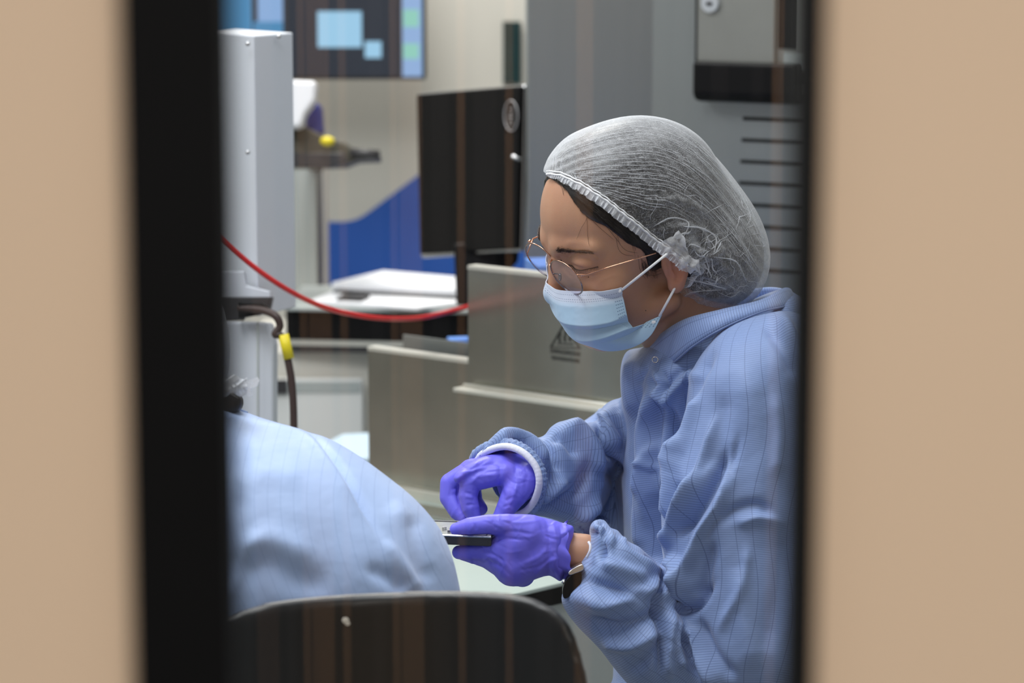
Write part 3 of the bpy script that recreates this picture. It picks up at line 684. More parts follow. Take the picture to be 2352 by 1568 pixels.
# made-up counter along the left wall, added to give the steel guard reflections
lc_ = empty('reflection_counter', (-2.75, 3.1, 0), 'unseen counter added so its brown and dark doors mirror softly in the steel guard', 'counter')
MB().box((-2.74, 3.1, 0.19), (0.38, 2.2, 0.38)).build('body', M['grey_paint'], lc_, bevel=0.004)
MB().box((-2.74, 3.1, 0.60), (0.36, 2.2, 0.10)).build('reflected_dark_band', M['dark_grey'], lc_, bevel=0.004)  # dark slab placed for the band it throws into the guard's reflection
MB().box((-2.90, 3.1, 0.44), (0.04, 2.2, 0.22)).build('back_panel', M['wall'], lc_)
yy = 2.05
for k, (wd, mm) in enumerate(((0.22, 'wood2'), (0.10, 'dark_grey'), (0.20, 'wood1'), (0.16, 'grey_paint'), (0.12, 'wood1'), (0.20, 'dark_grey'), (0.16, 'grey_paint'), (0.14, 'wood1'), (0.22, 'grey_paint'), (0.16, 'wood1'), (0.2, 'dark_grey'), (0.2, 'wood2'))):
    MB().box((-2.54, yy + wd / 2, 0.19), (0.02, wd - 0.01, 0.35)).build('door', M[mm], lc_, bevel=0.003); yy += wd
# ================================================================== CHAIR (foreground)
ch = empty('office_chair', P(930, 1500, 2.42) * np.array([1, 1, 0]), 'black moulded plastic chair back in front of the seated worker in pale blue', 'chair')
cout = [(415, 1900), (418, 1600), (440, 1500), (480, 1445), (530, 1412), (620, 1382), (750, 1366), (900, 1358), (1060, 1355), (1170, 1360), (1240, 1378), (1290, 1410), (1320, 1455), (1345, 1540), (1375, 1700), (1385, 1900)]
dcf = lambda px, py: 2.42 - 0.00000030 * (px - 900) ** 2 + 0.00005 * (py - 1400)
lo, hi = bounds([(400, 1340, 2.3), (1400, 1915, 2.5), (400, 1915, 2.3), (1400, 1340, 2.5)], 0.03)
f_ch = inflated(cout, dcf, 0.011, 0.010, 3)
v, f = surface_net(f_ch, lo, hi, 0.0045); v = relax(v, f, 2)
mesh_obj('backrest', v, f, M['black_shell'], ch)
zc = P(900, 1880, 2.42)[2]; cxx, cyy = P(900, 1500, 2.42)[:2]
MB().prism([(cxx - 0.03, cyy + 0.0, zc + 0.03), (cxx + 0.03, cyy, zc + 0.03), (cxx + 0.03, cyy + 0.0, 0.46), (cxx - 0.03, cyy, 0.46)], (0, -0.02, 0)).build('spine', M['black'], ch, bevel=0.004)
MB().box((cxx, cyy + 0.2, 0.45), (0.46, 0.44, 0.05)).build('seat', M['black_shell'], ch, bevel=0.02)
MB().tube([(cxx, cyy + 0.2, 0.43), (cxx, cyy + 0.2, 0.10)], 0.025, 14).build('column', M['silver'], ch, smooth=True)
for k in range(5):
    a = k * 2 * math.pi / 5 + 0.3; MB().tube([(cxx, cyy + 0.2, 0.11), (cxx + 0.28 * math.cos(a), cyy + 0.2 + 0.28 * math.sin(a), 0.06)], [0.024, 0.014], 10).build('leg', M['black'], ch, smooth=True)
    MB().ball((cxx + 0.28 * math.cos(a), cyy + 0.2 + 0.28 * math.sin(a), 0.028), 0.028, 8).build('caster', M['black'], ch, smooth=True)
bch = bvh_of(v, f)
for x, y, r in ((793, 1424, 0.0030), (798, 1431, 0.0022)):
    h_ = hit(bch, x, y, 0.0002)
    if h_ is not None: MB().ball(h_, r, 6, (1.1, 0.2, 0.9)).build('paint_fleck', M['wall'], ch, smooth=True)

# ================================================================== PERSON 1 (the worker in the net cap)
D0 = 2.95; HC = P(1465, 558, D0)
lR = np.array([.42, -.31, .853]); lR /= np.linalg.norm(lR)
lF = np.array([-.82, -.40, .42]); lF -= lR * (lF @ lR); lF /= np.linalg.norm(lF)
lU = np.cross(lF, lR)
CB = np.stack([RT, UP, -FW]); HL = lR @ CB; HF = lF @ CB; HU = lU @ CB      # head axes: her left, forward, up
def H(l, f, u): return HC + (l * HL + f * HF + u * HU) / 1000
def loc(p): q = (p - HC) * 1000; return np.stack([q @ HL, q @ HF, q @ HU], -1)
def ell(L, c, r):
    k = (L - c) / r; n = np.sqrt((k * k).sum(-1)); return (n - 1) * min(r) 
def ell2(L, c, r):
    c = np.array(c, float); r = np.array(r, float); k = (L - c) / r; k1 = np.linalg.norm(k, axis=-1); k2 = np.linalg.norm(k / r, axis=-1) + 1e-9; return k1 * (k1 - 1) / k2
def cap(L, a, b, ra, rb):
    a = np.array(a, float); b = np.array(b, float); e = b - a; t = np.clip(((L - a) @ e) / (e @ e), 0, 1)
    return np.linalg.norm(L - a - t[:, None] * e, axis=-1) - (ra + (rb - ra) * t)
def head_sdf(q, ears=True):
    L = loc(q.p); A = L.copy(); A[:, 0] = np.abs(A[:, 0])
    s = ell2(A, (0, -2, 46), (75, 98, 84))
    s = smin(s, ell2(A, (0, 46, 0), (60, 52, 66)), 14)
    s = smin(s, ell2(A, (0, 40, -42), (52, 48, 46)), 16)
    s = smin(s, ell2(A, (0, 68, -76), (24, 20, 17)), 16)                    # chin
    s = smin(s, cap(A, (54, 4, -48), (20, 66, -78), 13, 12), 14)             # jaw
    s = smin(s, ell2(A, (46, 62, -10), (20, 18, 16)), 16)                    # cheekbone
    s = smin(s, cap(A, (13, 89, 35), (50, 70, 36), 8, 5.5), 12)                # brow ridge
    s = smax(s, -ell2(A, (35, 98, 22), (20, 13, 11)), 8)                     # eye socket
    s = smin(s, cap(A, (0, 88, 26), (0, 101, -14), 6.5, 8.0), 10)              # nose
    s = smin(s, ell2(A, (0, 103, -19), (10, 8.5, 9)), 6)
    s = smin(s, ell2(A, (12, 93, -24), (7, 9, 7)), 5)
    s = smin(s, ell2(A, (36, 75.5, 22), (16, 14, 11.5)), 4)                # closed lids over the eyeball
    s = smin(s, cap(A, (21, 84.5, 31), (52, 71, 29), 3.2, 2.6), 4)           # upper lid fold
    s = smin(s, cap(A, (22, 84, 10.5), (48, 74, 11), 3.8, 3.0), 5)           # lower lid pad
    s = smax(s, -cap(A, (19, 88.5, 5), (36, 83, 0), 0.8, 0.8), 3.5)
    # ear
    e = ell2(A, (73, -5, 0), (6.5, 15, 28)); e = smin(e, ell2(A, (75, 0, -24), (6, 9, 9)), 5)
    e = smax(e, -ell2(A, (80, -6, 2), (5.5, 8, 15)), 3); e = smin(e, ell2(A, (74, 6, 0), (4, 4, 5)), 3)
    if ears: s = smin(s, e, 4)
    return s / 1000
neck = rcone([(1500, 640, 2.98, 54), (1580, 740, 2.99, 52), (1650, 830, 3.03, 58)])
torso_core = rcone([(1640, 900, 3.05, 60), (1690, 1100, 3.06, 90), (1700, 1500, 3.06, 95)])
arm_l = rcone([(1700, 900, 2.95, 45), (1690, 1440, 2.88, 36), (1560, 1420, 2.85, 30), (1440, 1340, 2.85, 25), (1345, 1270, 2.842, 19.5), (1290, 1262, 2.846, 18.5)])
arm_r = rcone([(1580, 960, 3.08, 38), (1480, 1000, 3.12, 26), (1400, 1030, 3.10, 20), (1300, 1055, 3.05, 18), (1200, 1095, 2.995, 17)])
def skin1(q): return smin(head_sdf(q), neck(q), 0.012)
lo = HC - 0.175; hi = HC + 0.16; lo[0] = HC[0] - 0.125; hi[0] = P(1700, 0, 2.95)[0]; lo[2] = P(0, 900, 2.95)[2]
v1, f1 = surface_net(skin1, lo, hi, 0.00125); v1 = relax(v1, f1, 1, 0.4)
v1 = wrinkle(v1, f1, [([(1304, 592), (1318, 583), (1345, 579), (1366, 585), (1380, 597)], 3.2, -1.1), ([(1308, 604), (1325, 613), (1348, 618), (1374, 616)], 3.0, -1.3), ([(1312, 594), (1335, 587), (1360, 592)], 4, 0.5),
    ([(1306, 612), (1325, 628), (1350, 634), (1372, 630)], 3.5, -0.6), ([(1312, 616), (1335, 624), (1362, 624)], 4, 0.6), ([(1294, 606), (1300, 622), (1318, 640)], 4, -0.7), ([(1262, 585), (1268, 590), (1280, 596)], 3, -0.8),
    ([(1295, 560), (1330, 556), (1370, 566)], 9, 0.7), ([(1282, 585), (1290, 600), (1292, 620)], 7, -1.0), ([(1545, 612), (1555, 630), (1550, 650)], 5, -2.0), ([(1532, 600), (1538, 620), (1536, 640)], 5, -1.5), ([(1560, 605), (1570, 630), (1560, 655)], 5, 1.2)])
def core(q): return smin(smin(torso_core(q), arm_l(q), 0.03), smin(arm_r(q), neck(q), 0.03), 0.02)
lo2, hi2 = bounds([(1180, 840, 2.75), (1900, 1600, 3.2), (1180, 1600, 3.2), (1900, 840, 2.75)], 0.02)
v2, f2 = surface_net(core, lo2, hi2, 0.005); v2 = relax(v2, f2, 2)
person = mesh_obj('person', np.concatenate([v1, v2]), np.concatenate([f1, f2 + len(v1)]), M['skin'])
tag(person, 'person in blue gridded gown, net cap, glasses and mask, working with violet gloved hands', 'person')
L1 = loc(v1); A1_ = L1.copy(); A1_[:, 0] = abs(A1_[:, 0])
bl = 0.55 * np.exp(-(((A1_ - [44, 70, -20]) / [16, 25, 14]) ** 2).sum(1)) + 0.7 * np.exp(-(((A1_ - [8, 110, -22]) / [12, 14, 16]) ** 2).sum(1)) + 0.6 * np.exp(-(((A1_ - [78, -6, -8]) / [14, 20, 24]) ** 2).sum(1))
set_f(person, 'blush', np.concatenate([np.clip(bl, 0, 0.9), np.zeros(len(v2))]))
bh = bvh_of(v1, f1)

# ---- net cap volume, hair under it
cap_out = [(1252, 402), (1253, 375), (1272, 343), (1302, 314), (1342, 294), (1398, 275), (1450, 266), (1500, 268), (1552, 286), (1600, 318), (1650, 366), (1700, 428), (1738, 485), (1763, 545), (1769, 605), (1752, 662), (1712, 704), (1655, 722), (1600, 718), (1568, 700), (1540, 690), (1490, 640), (1380, 520), (1300, 450)]
cap_f = inflated(cap_out, lambda px, py: D0 + 0.020 + 0.00008 * (px - 1465), 0.094, 0.088)
def g_cap(L, parts=False):
    """positive on the cap side of the elastic edge (mm)"""
    l, f, u = np.abs(L[:, 0]), L[:, 1], L[:, 2]
    a = ((u - 22) - 1.13 * (f - 3)) / 1.51           # line forehead -> ear top
    b = -(f - np.interp(u, [-60, -40, -14, 17, 30], [4, -1, -16, -2, 0]))      # behind the ear
    return (a, b) if parts else np.maximum(a, b)
def cap_vol(q):
    L = loc(q.p); A = L.copy(); A[:, 0] = np.abs(A[:, 0])
    sk = (ell2(A, (0, -2, 48), (79, 101, 86))) / 1000
    return smin(smin(cap_f(q), sk, 0.012), ell2(A, (76, -9, 6), (11, 23, 36)) / 1000, 0.008)
loc_, hic = bounds([(1235, 250, 2.83), (1790, 740, 3.1), (1235, 740, 3.1), (1790, 250, 2.83)], 0.012)
vc, fc = surface_net(cap_vol, loc_, hic, 0.0019); vc = relax(vc, fc, 2)
def hair_vol(q):
    L = loc(q.p); ga, gb = g_cap(L, True); g = np.maximum(ga, gb) / 1000
    t = np.clip((np.abs(L[:, 0]) - 12) / 42, 0, 1); t = t * t * (3 - 2 * t)
    low = np.maximum(ga + 1.5 + t * 15 + 1.5 * np.sin(L[:, 1] * 0.2), gb - 9) / 1000
    low = np.maximum(low, 0) * 0 + np.minimum(low, (L[:, 2] + 20) / 1000)
    side = 0.016 * np.exp(-((L[:, 1] - 15) / 9) ** 2 - ((L[:, 2] - 2) / 18) ** 2)
    a = np.maximum(head_sdf(q, False) - 0.0022, -(low + side))
    b = np.maximum(cap_vol(q) + 0.0065, -(g - 0.003))
    return smin(a, b, 0.004)
vh, fh = surface_net(hair_vol, loc_, hic, 0.0022); vh = relax(vh, fh, 2)
hair = mesh_obj('hair', vh, fh, M['hair'], person)
bhair = bvh_of(vh, fh)
# gathers: real relief in the cloth
Lc = loc(vc); gc = g_cap(Lc); nc_ = vnormals(vc, fc)
pxc, pyc, _ = project(vc)
edge_ = np.clip(-(nc_ @ FW) * 2.2, 0, 1) ** 1.5
ripple = 0.9 * np.sin(pyc * 0.33 + 0.12 * pxc + 2 * np.sin(pxc * 0.02)) * np.exp(-((gc) / 60.0) ** 2) + 0.5 * np.sin(pyc * 0.21 - 0.25 * pxc)
folds_c = [([(1560, 540), (1600, 580), (1640, 590), (1660, 560)], 10, 4), ([(1540, 600), (1590, 610), (1640, 640), (1680, 660)], 9, 4), ([(1480, 470), (1560, 460), (1640, 500)], 9, 2.5),
           ([(1600, 620), (1620, 560), (1600, 520)], 9, 4), ([(1500, 540), (1560, 520), (1620, 530)], 8, 3), ([(1570, 650), (1640, 680), (1700, 670)], 9, 3), ([(1640, 470), (1690, 540), (1720, 620)], 9, 2), ([(1560, 690), (1600, 650), (1610, 620)], 8, 3)]
vcw = wrinkle(vc + nc_ * (ripple * edge_ / 1000 * 0.7)[:, None], fc, folds_c)
vk, fk, used = submesh(vcw, fc, gc > -1.0)
net = mesh_obj('net_cap', vk, fk, M['net'], person); bcap = bvh_of(vk, fk); bfull = bvh_of(vcw, fc)
net['label'] = 'translucent white bouffant net cap'
def surf_line(pts, bv, off=0.0006, n=6):
    out = []
    for q in cat_rom(pts, n):
        h_ = hit(bv, q[0], q[1], off)
        if h_ is not None and not (bv is bh and abs(loc(h_)[0]) > 72):
            if out and np.linalg.norm(h_ - out[-1]) > 0.02: break
            out.append(h_)
    return out
top_l = cat_rom([(1258, 372), (1300, 322), (1400, 281), (1500, 274), (1596, 322), (1694, 432), (1755, 550)], 20)
low_l = cat_rom([(1330, 432), (1400, 452), (1480, 480), (1560, 500), (1640, 560), (1700, 630), (1735, 670)], 20)
cm = MB()
def crease(pts, r0, r1=None, jit=2.0, n=4):
    pts = np.array(pts, float)
    pts = pts + rng.normal(0, jit, pts.shape) * np.linspace(0.3, 1, len(pts))[:, None]
    L = surf_line(pts, bcap, 0.0004, n)
    if len(L) > 2:
        m = len(L); r = (r0 + (r1 or r0) * rng.random(m)) / 1000 * np.clip(np.minimum(np.arange(m), m - 1 - np.arange(m)) / 3 + 0.25, 0, 1)
        cm.tube(L, list(r), 4)
for i in range(27):
    k = (i + rng.random() * 0.8) / 27; a = 0.02 + 0.02 * rng.random(); m = len(top_l); s0 = int(2 if rng.random() < 0.6 else rng.integers(8, 40)); e0_ = int(m * (0.45 + 0.5 * rng.random()) * (1 if k < 0.75 else 0.7))
    idx = np.linspace(s0, max(s0 + 8, e0_), 14).astype(int); idx = np.clip(idx, 0, m - 1)
    bl_ = k + 0.0 * idx; pts = (1 - bl_)[:, None] * top_l[idx] + bl_[:, None] * low_l[idx]
    b0 = np.array([1262 + 150 * k, 404 + 78 * k ** 1.2]); pts = np.vstack([b0, pts[1:]]) if s0 == 2 else pts
    crease(pts, 0.10, 0.22, 1.4)
for i in range(30):       # streaks down the back
    k = rng.random(); s = int(60 + 30 * rng.random()); e = s + int(12 + 45 * rng.random()); idx = np.clip(np.linspace(s, e, 9).astype(int), 0, len(top_l) - 1)
    kk = k ** 1.5 * 0.8; crease((1 - kk) * top_l[idx] + kk * low_l[idx], 0.10, 0.2, 2.2)
def walk(x, y, a, n, st, r, wob=0.7):
    pts = [(x, y)]
    for _ in range(n):
        a += rng.normal(0, wob); x += st * math.cos(a); y += st * math.sin(a); pts.append((x, y))
    crease(pts, r * 0.4, r, 0.6, 1)
for i in range(46):
    x = rng.normal(1610, 65); y = rng.normal(560, 70); walk(x, y, rng.normal(0.5, 0.7), int(4 + 5 * rng.random()), 13, 0.22 + 0.3 * rng.random() ** 2)
for i in range(26):
    x = rng.normal(1660, 50); y = rng.normal(630, 45); walk(x, y, rng.normal(1.0, 0.6), int(3 + 5 * rng.random()), 11, 0.25)
for i in range(20):       # thick bunched folds above the ear
    x = rng.normal(1590, 24); y = rng.normal(585, 30); walk(x, y, rng.normal(1.2, 1.0), 5, 9, 0.85)
for pts, r in (([(1400, 500), (1450, 480), (1500, 470), (1560, 468), (1640, 476)], 0.45), ([(1420, 505), (1470, 495), (1520, 478), (1600, 455), (1620, 440)], 0.4), ([(1500, 520), (1540, 500), (1580, 512), (1570, 545)], 0.8), ([(1570, 520), (1610, 525), (1645, 545), (1640, 580)], 0.9),
               ([(1560, 690), (1585, 672), (1620, 668), (1665, 662)], 0.6), ([(1575, 640), (1620, 650), (1670, 665)], 0.8), ([(1562, 650), (1566, 685), (1600, 708), (1650, 714)], 0.7), ([(1640, 590), (1690, 600), (1715, 650)], 0.6)):
    crease(pts, r * 0.7, r * 0.6, 1.0)
cm.build('cap_creases', M['net_crease'], net, smooth=True)
# elastic edge and ruffle
band = cat_rom([(1258, 404), (1275, 404), (1300, 411), (1340, 430), (1390, 462), (1440, 500), (1490, 540), (1530, 570), (1560, 592), (1580, 612)], 12)
bl3 = [h_ for h_ in (hit(bfull, x, y - 3, 0.0012) for x, y in band) if h_ is not None]
bl3 = [bl3[0]] + [b_ for a_, b_ in zip(bl3, bl3[1:]) if np.linalg.norm(b_ - a_) < 0.03]
MB().tube(bl3, 0.0011, 8).build('elastic_thread', M['elastic'], net, smooth=True)
MB().tube([p + UP * 0.0030 for p in bl3], 0.0007, 8).build('elastic_thread', M['elastic'], net, smooth=True)
rf = []; n_r = 190; bl3a = np.array(bl3); tt = np.linspace(0, len(bl3) - 1.001, n_r); outv = -(UP * 0.80 + RT * -0.0) 
for i, t in enumerate(tt):
    a = int(t); p = bl3a[a] * (1 - t + a) + bl3a[a + 1] * (t - a); tg = bl3a[min(a + 2, len(bl3) - 1)] - bl3a[max(a - 1, 0)]; tg /= np.linalg.norm(tg)
    o = np.cross(-FW, tg); o = o if o @ UP < 0 else -o; k = t / len(bl3); wd = (0.0062 + 0.0035 * k + 0.0012 * rng.random()); z = math.sin(i * 1.45) * 0.0016 + rng.normal(0, 0.0006)
    q0 = p + o * wd * 0.5 + tg * math.cos(i * 1.45) * 0.0006 - FW * (z * 0.6 + 0.0006); q1 = p + o * wd + tg * math.cos(i * 1.45) * 0.0012 - FW * (z + 0.0002)
    rf.append([p, q0, q1])
MB().grid(rf).build('ruffle', M['net_ruffle'], net, smooth=False, solid=0.0)
# loose crumpled flap by the ear
fl_ = []
for i in range(15):
    u = i / 14; row = []
    for j in range(9):
        w_ = j / 8; x = 1510 + 68 * u + 46 * w_ * (1 - u * .35); y = 562 + 58 * u - 36 * w_ + 44 * w_ * u + 5 * math.sin(9 * u + 3 * w_); h_ = hit(bfull, x, y, 0.003 + 0.0035 * (math.sin(i * 1.9 + j * 0.8) + math.sin(j * 2.3 - i * .9)) * 0.5)
        row.append(h_ if h_ is not None else P(x, y, 2.868))
    fl_.append(row)
MB().grid(fl_).build('crumpled_edge', M['net_ruffle'], net, smooth=True)

# ---- hairline strands
hs = MB()
def strand(pts, r=0.00016, bv=None, off=0.0007):
    L = surf_line(pts, bv or bh, off, 5)
    if len(L) > 2: hs.tube(L, [r] * (len(L) - 1) + [r * 0.3], 3)
for i in range(150):
    k = rng.random(); x = 1268 + 262 * k; y = 412 + 180 * k ** 1.12; dx = rng.normal(26, 9) ; dy = rng.normal(38, 10) * (0.6 + 0.8 * k)
    strand([(x + 6, y + 6), (x + dx * .5 + 5, y + dy * .45), (x + dx * (1 + .4 * k), y + dy)], 0.00012, bh, 0.0009)
for pts in ([(1345, 470), (1348, 500), (1335, 525), (1325, 550)], [(1345, 470), (1349, 510), (1350, 540), (1354, 565)], [(1415, 545), (1420, 570), (1432, 583), (1455, 587)], [(1418, 540), (1424, 560), (1440, 575), (1465, 580)],
            [(1480, 600), (1490, 618), (1510, 622), (1528, 612)], [(1472, 592), (1480, 625), (1500, 632), (1520, 625)], [(1465, 585), (1470, 620), (1482, 640)], [(1300, 430), (1330, 470), (1370, 515), (1410, 550)], [(1310, 430), (1345, 462), (1385, 510), (1425, 560)]):
    strand(pts)
for i in range(38):
    x = rng.uniform(1472, 1502); y = rng.uniform(592, 612); strand([(x, y), (x + rng.normal(2, 4), y + 14), (x + rng.normal(8, 6), y + 28)], 0.0001)
for i in range(520):      # combed hair under the edge of the cap
    k = rng.random(); x = 1290 + 215 * k; y = 418 + 160 * k ** 1.1 + rng.uniform(-4, 34 * (0.3 + 0.7 * k)); l = rng.uniform(30, 75)
    strand([(x, y), (x + l * .5, y + l * .40 + rng.normal(0, 2)), (x + l * 0.95, y + l * (0.86 + 0.1 * rng.normal()))], 0.00015, bhair, 0.0003)
hs.build('hair_strands', M['hair'], hair, smooth=True)
# brows and lashes
for sgn in (1, -1):
    br = MB()
    for i in range(420):
        k = rng.random(); l = 18 + 37 * k; u = 35.0 + 2.5 * math.sin(k * 2.4) - 1.0 * k + rng.normal(0, 1.5 * (1 - 0.75 * k)); f = 120
        o = H(sgn * l, f, u); dr = -HF; r_ = bh.ray_cast(Vector(o), Vector(dr))
        if r_[0] is None: continue
        a = np.array(r_[0]); e = (HL * sgn * 1.0 + HU * (0.55 - 0.7 * k)) * rng.uniform(0.0035, 0.006) * (1 if k < .9 else .7)
        nn = np.array(r_[1]); br.tube([a + nn * 0.0001, a + e * 0.5 + nn * 0.0006, a + e + nn * 0.0001 - HF * 0.0005 * k], [0.00016, 0.00015, 0.00005], 3)
    br.build('eyebrow', M['brow'], person, smooth=True)
for sgn in (1, -1):
    pl_ = []; ls = MB()
    for i in range(34):
        k = i / 33; o = H(sgn * (22.0 + 31 * k), 120, 16.2 + 0.2 * k + 0.8 * (2 * k - 1) ** 2); r_ = bh.ray_cast(Vector(o), Vector(-HF))
        if r_[0] is None: continue
        a = np.array(r_[0]); pl_.append(a + HF * 0.0004)
        e = (HF * (0.65 + 0.15 * rng.normal()) + HL * sgn * ((k - 0.45) * 0.9 + 0.2 * rng.normal()) - HU * 0.75) * 0.0036; ls.tube([a, a + e * 0.6, a + e + HU * 0.0006], [0.00018, 0.00014, 0.00004], 3)
    ls.tube(pl_, 0.00038, 5)
    ls.build('eyelashes', M['hair'], person, smooth=True)
for x, y, r in ((1430, 665, 0.0014), (1289, 598, 0.0009), (1352, 636, 0.0007), (1483, 713, 0.0006)):
    h_ = hit(bh, x, y, 0.0)
    if h_ is not None: MB().ball(h_, r, 6, (1, .35, 1)).build('mole', M['brow'], person, smooth=True)

# ---- face mask: a pleated sheet wrapped round the face
def Pm(x, y, toc): return P(x, y, D0 - toc / 1000)
rows = [  # t, control points from the centre line to the near edge: (px, py, mm towards the camera of the head centre)
    (0.00, [(1262, 663, 38), (1290, 667, 53), (1335, 669, 66), (1382, 666, 70), (1424, 658, 70)]),
    (0.22, [(1266, 697, 42), (1296, 703, 60), (1345, 705, 72), (1392, 700, 73), (1433, 690, 69)]),
    (0.48, [(1276, 738, 46), (1308, 748, 64), (1356, 750, 75), (1402, 742, 74), (1440, 724, 68)]),
    (0.487, [(1281, 743, 41), (1311, 751, 56), (1356, 754, 67), (1404, 747, 66), (1443, 738, 61)]),
    (0.74, [(1304, 775, 46), (1336, 786, 60), (1384, 778, 69), (1432, 760, 66), (1453, 752, 60)]),
    (0.748, [(1308, 778, 39), (1340, 790, 51), (1388, 784, 59), (1440, 768, 54), (1485, 741, 50)]),
    (1.00, [(1352, 800, 30), (1400, 806, 42), (1452, 797, 50), (1493, 772, 52), (1522, 722, 55)])]
NU, NV = 44, 96
cols = []
for t, cp in rows:
    c = cat_rom(cp, 12); ii = np.linspace(0, len(c) - 1, NU); cols.append([c[int(k)] * (1 - k % 1) + c[min(int(k) + 1, len(c) - 1)] * (k % 1) for k in ii])
cols = np.array(cols); ts = np.array([r_[0] for r_ in rows]); G = np.zeros((NU, NV, 3)); 
for i in range(NU):
    for j in range(NV):
        t = j / (NV - 1); q = [np.interp(t, ts, cols[:, i, k]) for k in range(3)]
        G[i, j] = Pm(*q)
L = loc(G.reshape(-1, 3)).reshape(NU, NV, 3)
l0_ = L[0, :, 0].copy()
L[:, :, 0] -= l0_[None, :] * np.linspace(1, 0, NU)[:, None] ** 2 * 0
mir = L[::-1].copy(); mir[:, :, 0] = 2 * l0_[None, :] * 0 - mir[:, :, 0]
mir = mir[:-1]; shift = (L[0] - np.stack([-L[0, :, 0], L[0, :, 1], L[0, :, 2]], -1))
mir[:, :, 1] -= 17 * np.sin(np.linspace(0, math.pi, len(mir)))[:, None] ** 0.8; mir[:, :, 0] *= np.linspace(0.86, 1, len(mir))[:, None]
for i in range(len(mir)): mir[i] += shift * (i / (len(mir) - 1)) ** 3
full = np.concatenate([mir, L]); W = HC + (full[..., 0:1] * HL + full[..., 1:2] * HF + full[..., 2:3] * HU) / 1000
mid_ = len(mir); wgt = np.exp(-((np.arange(W.shape[0]) - mid_) / 13.0) ** 2)[1:-1, None, None]
def push(m):
    for i in range(W.shape[0]):
        for j in range(W.shape[1]):
            r_ = bh.find_nearest(Vector(W[i, j])); sd = (W[i, j] - np.array(r_[0])) @ np.array(r_[1])
            if sd < m: W[i, j] += np.array(r_[1]) * (m - sd)
# settle the cloth over the nose, never into the face
for n_it, m_ in ((50, 0.002), (14, 0.002), (6, 0.0016)):
    for _ in range(n_it): W[1:-1] += 0.5 * wgt * ((W[:-2] + W[2:]) / 2 - W[1:-1])
    push(m_)
mk = MB().grid(W); nA, nB = W.shape[:2]
mask = mk.build('face_mask', M['mask'], person, smooth=True); mask['label'] = 'pale blue pleated surgical mask'
uu = np.zeros((nA, nB)); 
for i in range(nA): uu[i] = min(nA - 1 - i, i)
ulen = 80.0 / NU * uu; vv_ = np.tile(np.linspace(0, 88, nB), (nA, 1)); set_vec(mask, 'muv', np.stack([ulen, vv_, 0 * vv_], -1).reshape(-1, 3))
m_ = mask.modifiers.new('solid', 'SOLIDIFY'); m_.thickness = 0.0012; m_.offset = 1
m_ = mask.modifiers.new('sub', 'SUBSURF'); m_.levels = 1; m_.render_levels = 1
eA = W[-1, 4]; eC = W[-1, -6]
def ontop(pts, off=0.003):
    out = []
    for x, y in cat_rom(pts, 5):
        hs_ = [h_ for h_ in (hit(bh, x, y, off), hit(bhair, x, y, off)) if h_ is not None]
        if hs_: out.append(min(hs_, key=lambda p: (p - CAM) @ FW))
    return out
MB().tube([eA - FW * .0015] + [eA * 0.5 + P(1532, 583, D0 - 0.088) * 0.5 - FW * .001, P(1532, 583, D0 - 0.088)], 0.0014, 8).build('ear_loop', M['elastic'], mask, smooth=True)
MB().tube([eC - FW * .0015] + [eC * 0.5 + P(1560, 642, D0 - 0.056) * 0.5 - FW * 0.006, P(1560, 642, D0 - 0.056)], 0.0013, 8).build('ear_loop', M['elastic'], mask, smooth=True)
for p in (W[-3, 4], W[-4, -8]): MB().ball(p - FW * 0.001, 0.0020, 8, (1.3, 0.3, 1)).build('weld_spot', M['elastic'], mask, smooth=True)

# ---- glasses
gs = MB(); Ng = np.array([-.694, -.60, .40]); Ng /= np.linalg.norm(Ng); Rg = np.array([.386, -.264, .884]); Rg -= Ng * (Rg @ Ng); Rg /= np.linalg.norm(Rg); Ug = np.cross(Ng, Rg)
NgW, RgW, UgW = Ng @ CB, Rg @ CB, Ug @ CB
cn = P(1301, 637, D0 - 0.074); cf = P(1243, 597, D0 - 0.022)
gl_ = MB(); rim_bottom = MB(); eyes = []
for c in (cn, cf):
    ring = [c + RgW * 0.0225 * math.cos(a) + UgW * 0.0212 * math.sin(a) for a in np.linspace(0, 2 * math.pi, 48, endpoint=False)]
    up = [c + RgW * 0.0225 * math.cos(a) + UgW * 0.0212 * math.sin(a) for a in np.linspace(-0.2, math.pi + 0.2, 30)]
    gs.tube(up, 0.00075, 8); rim_bottom.tube(ring, 0.0008, 6, True)
    eyes.append(MB().prism([p + NgW * 0.0005 for p in ring], -NgW * 0.0012))
inn = cn - RgW * 0.0222 + UgW * 0.004; inf = cf + RgW * 0.0222 + UgW * 0.004
gs.tube([inn, (inn + inf) / 2 + UgW * 0.003 + NgW * 0.0015, inf], 0.0009, 8)
hn = cn + RgW * 0.0225 + UgW * 0.006; h2 = P(1346, 631, D0 - 0.083)
arm = ontop([(1400, 614), (1440, 602), (1480, 590), (1507, 581)], 0.002)
gsn = MB().tube([hn, h2] + [P(1400, 613, D0 - 0.082), P(1450, 598, D0 - 0.083), P(1507, 581, D0 - 0.082)], 0.0008, 8)
gsn.tube([P(1334, 633, D0 - 0.0835), P(1342, 631, D0 - 0.0835)], 0.0016, 6)
hf_ = cf - RgW * 0.0225 + UgW * 0.004
gsn2 = MB().tube([hf_, P(1224, 548, D0 + 0.004), P(1250, 538, D0 + 0.012), P(1330, 505, D0 + 0.06)], 0.0008, 8)
gsn2.tube([P(1213, 556, D0 + .003), P(1220, 552, D0 + .003)], 0.0016, 6)
glasses = gs.build('eyeglasses', M['gold'], person, smooth=True); glasses['label'] = 'round rose gold wire glasses'
for e in eyes: e.build('lens', M['lens'], glasses)
rim_bottom.build('lens_edge', M['plastic_rim'], glasses, smooth=True)
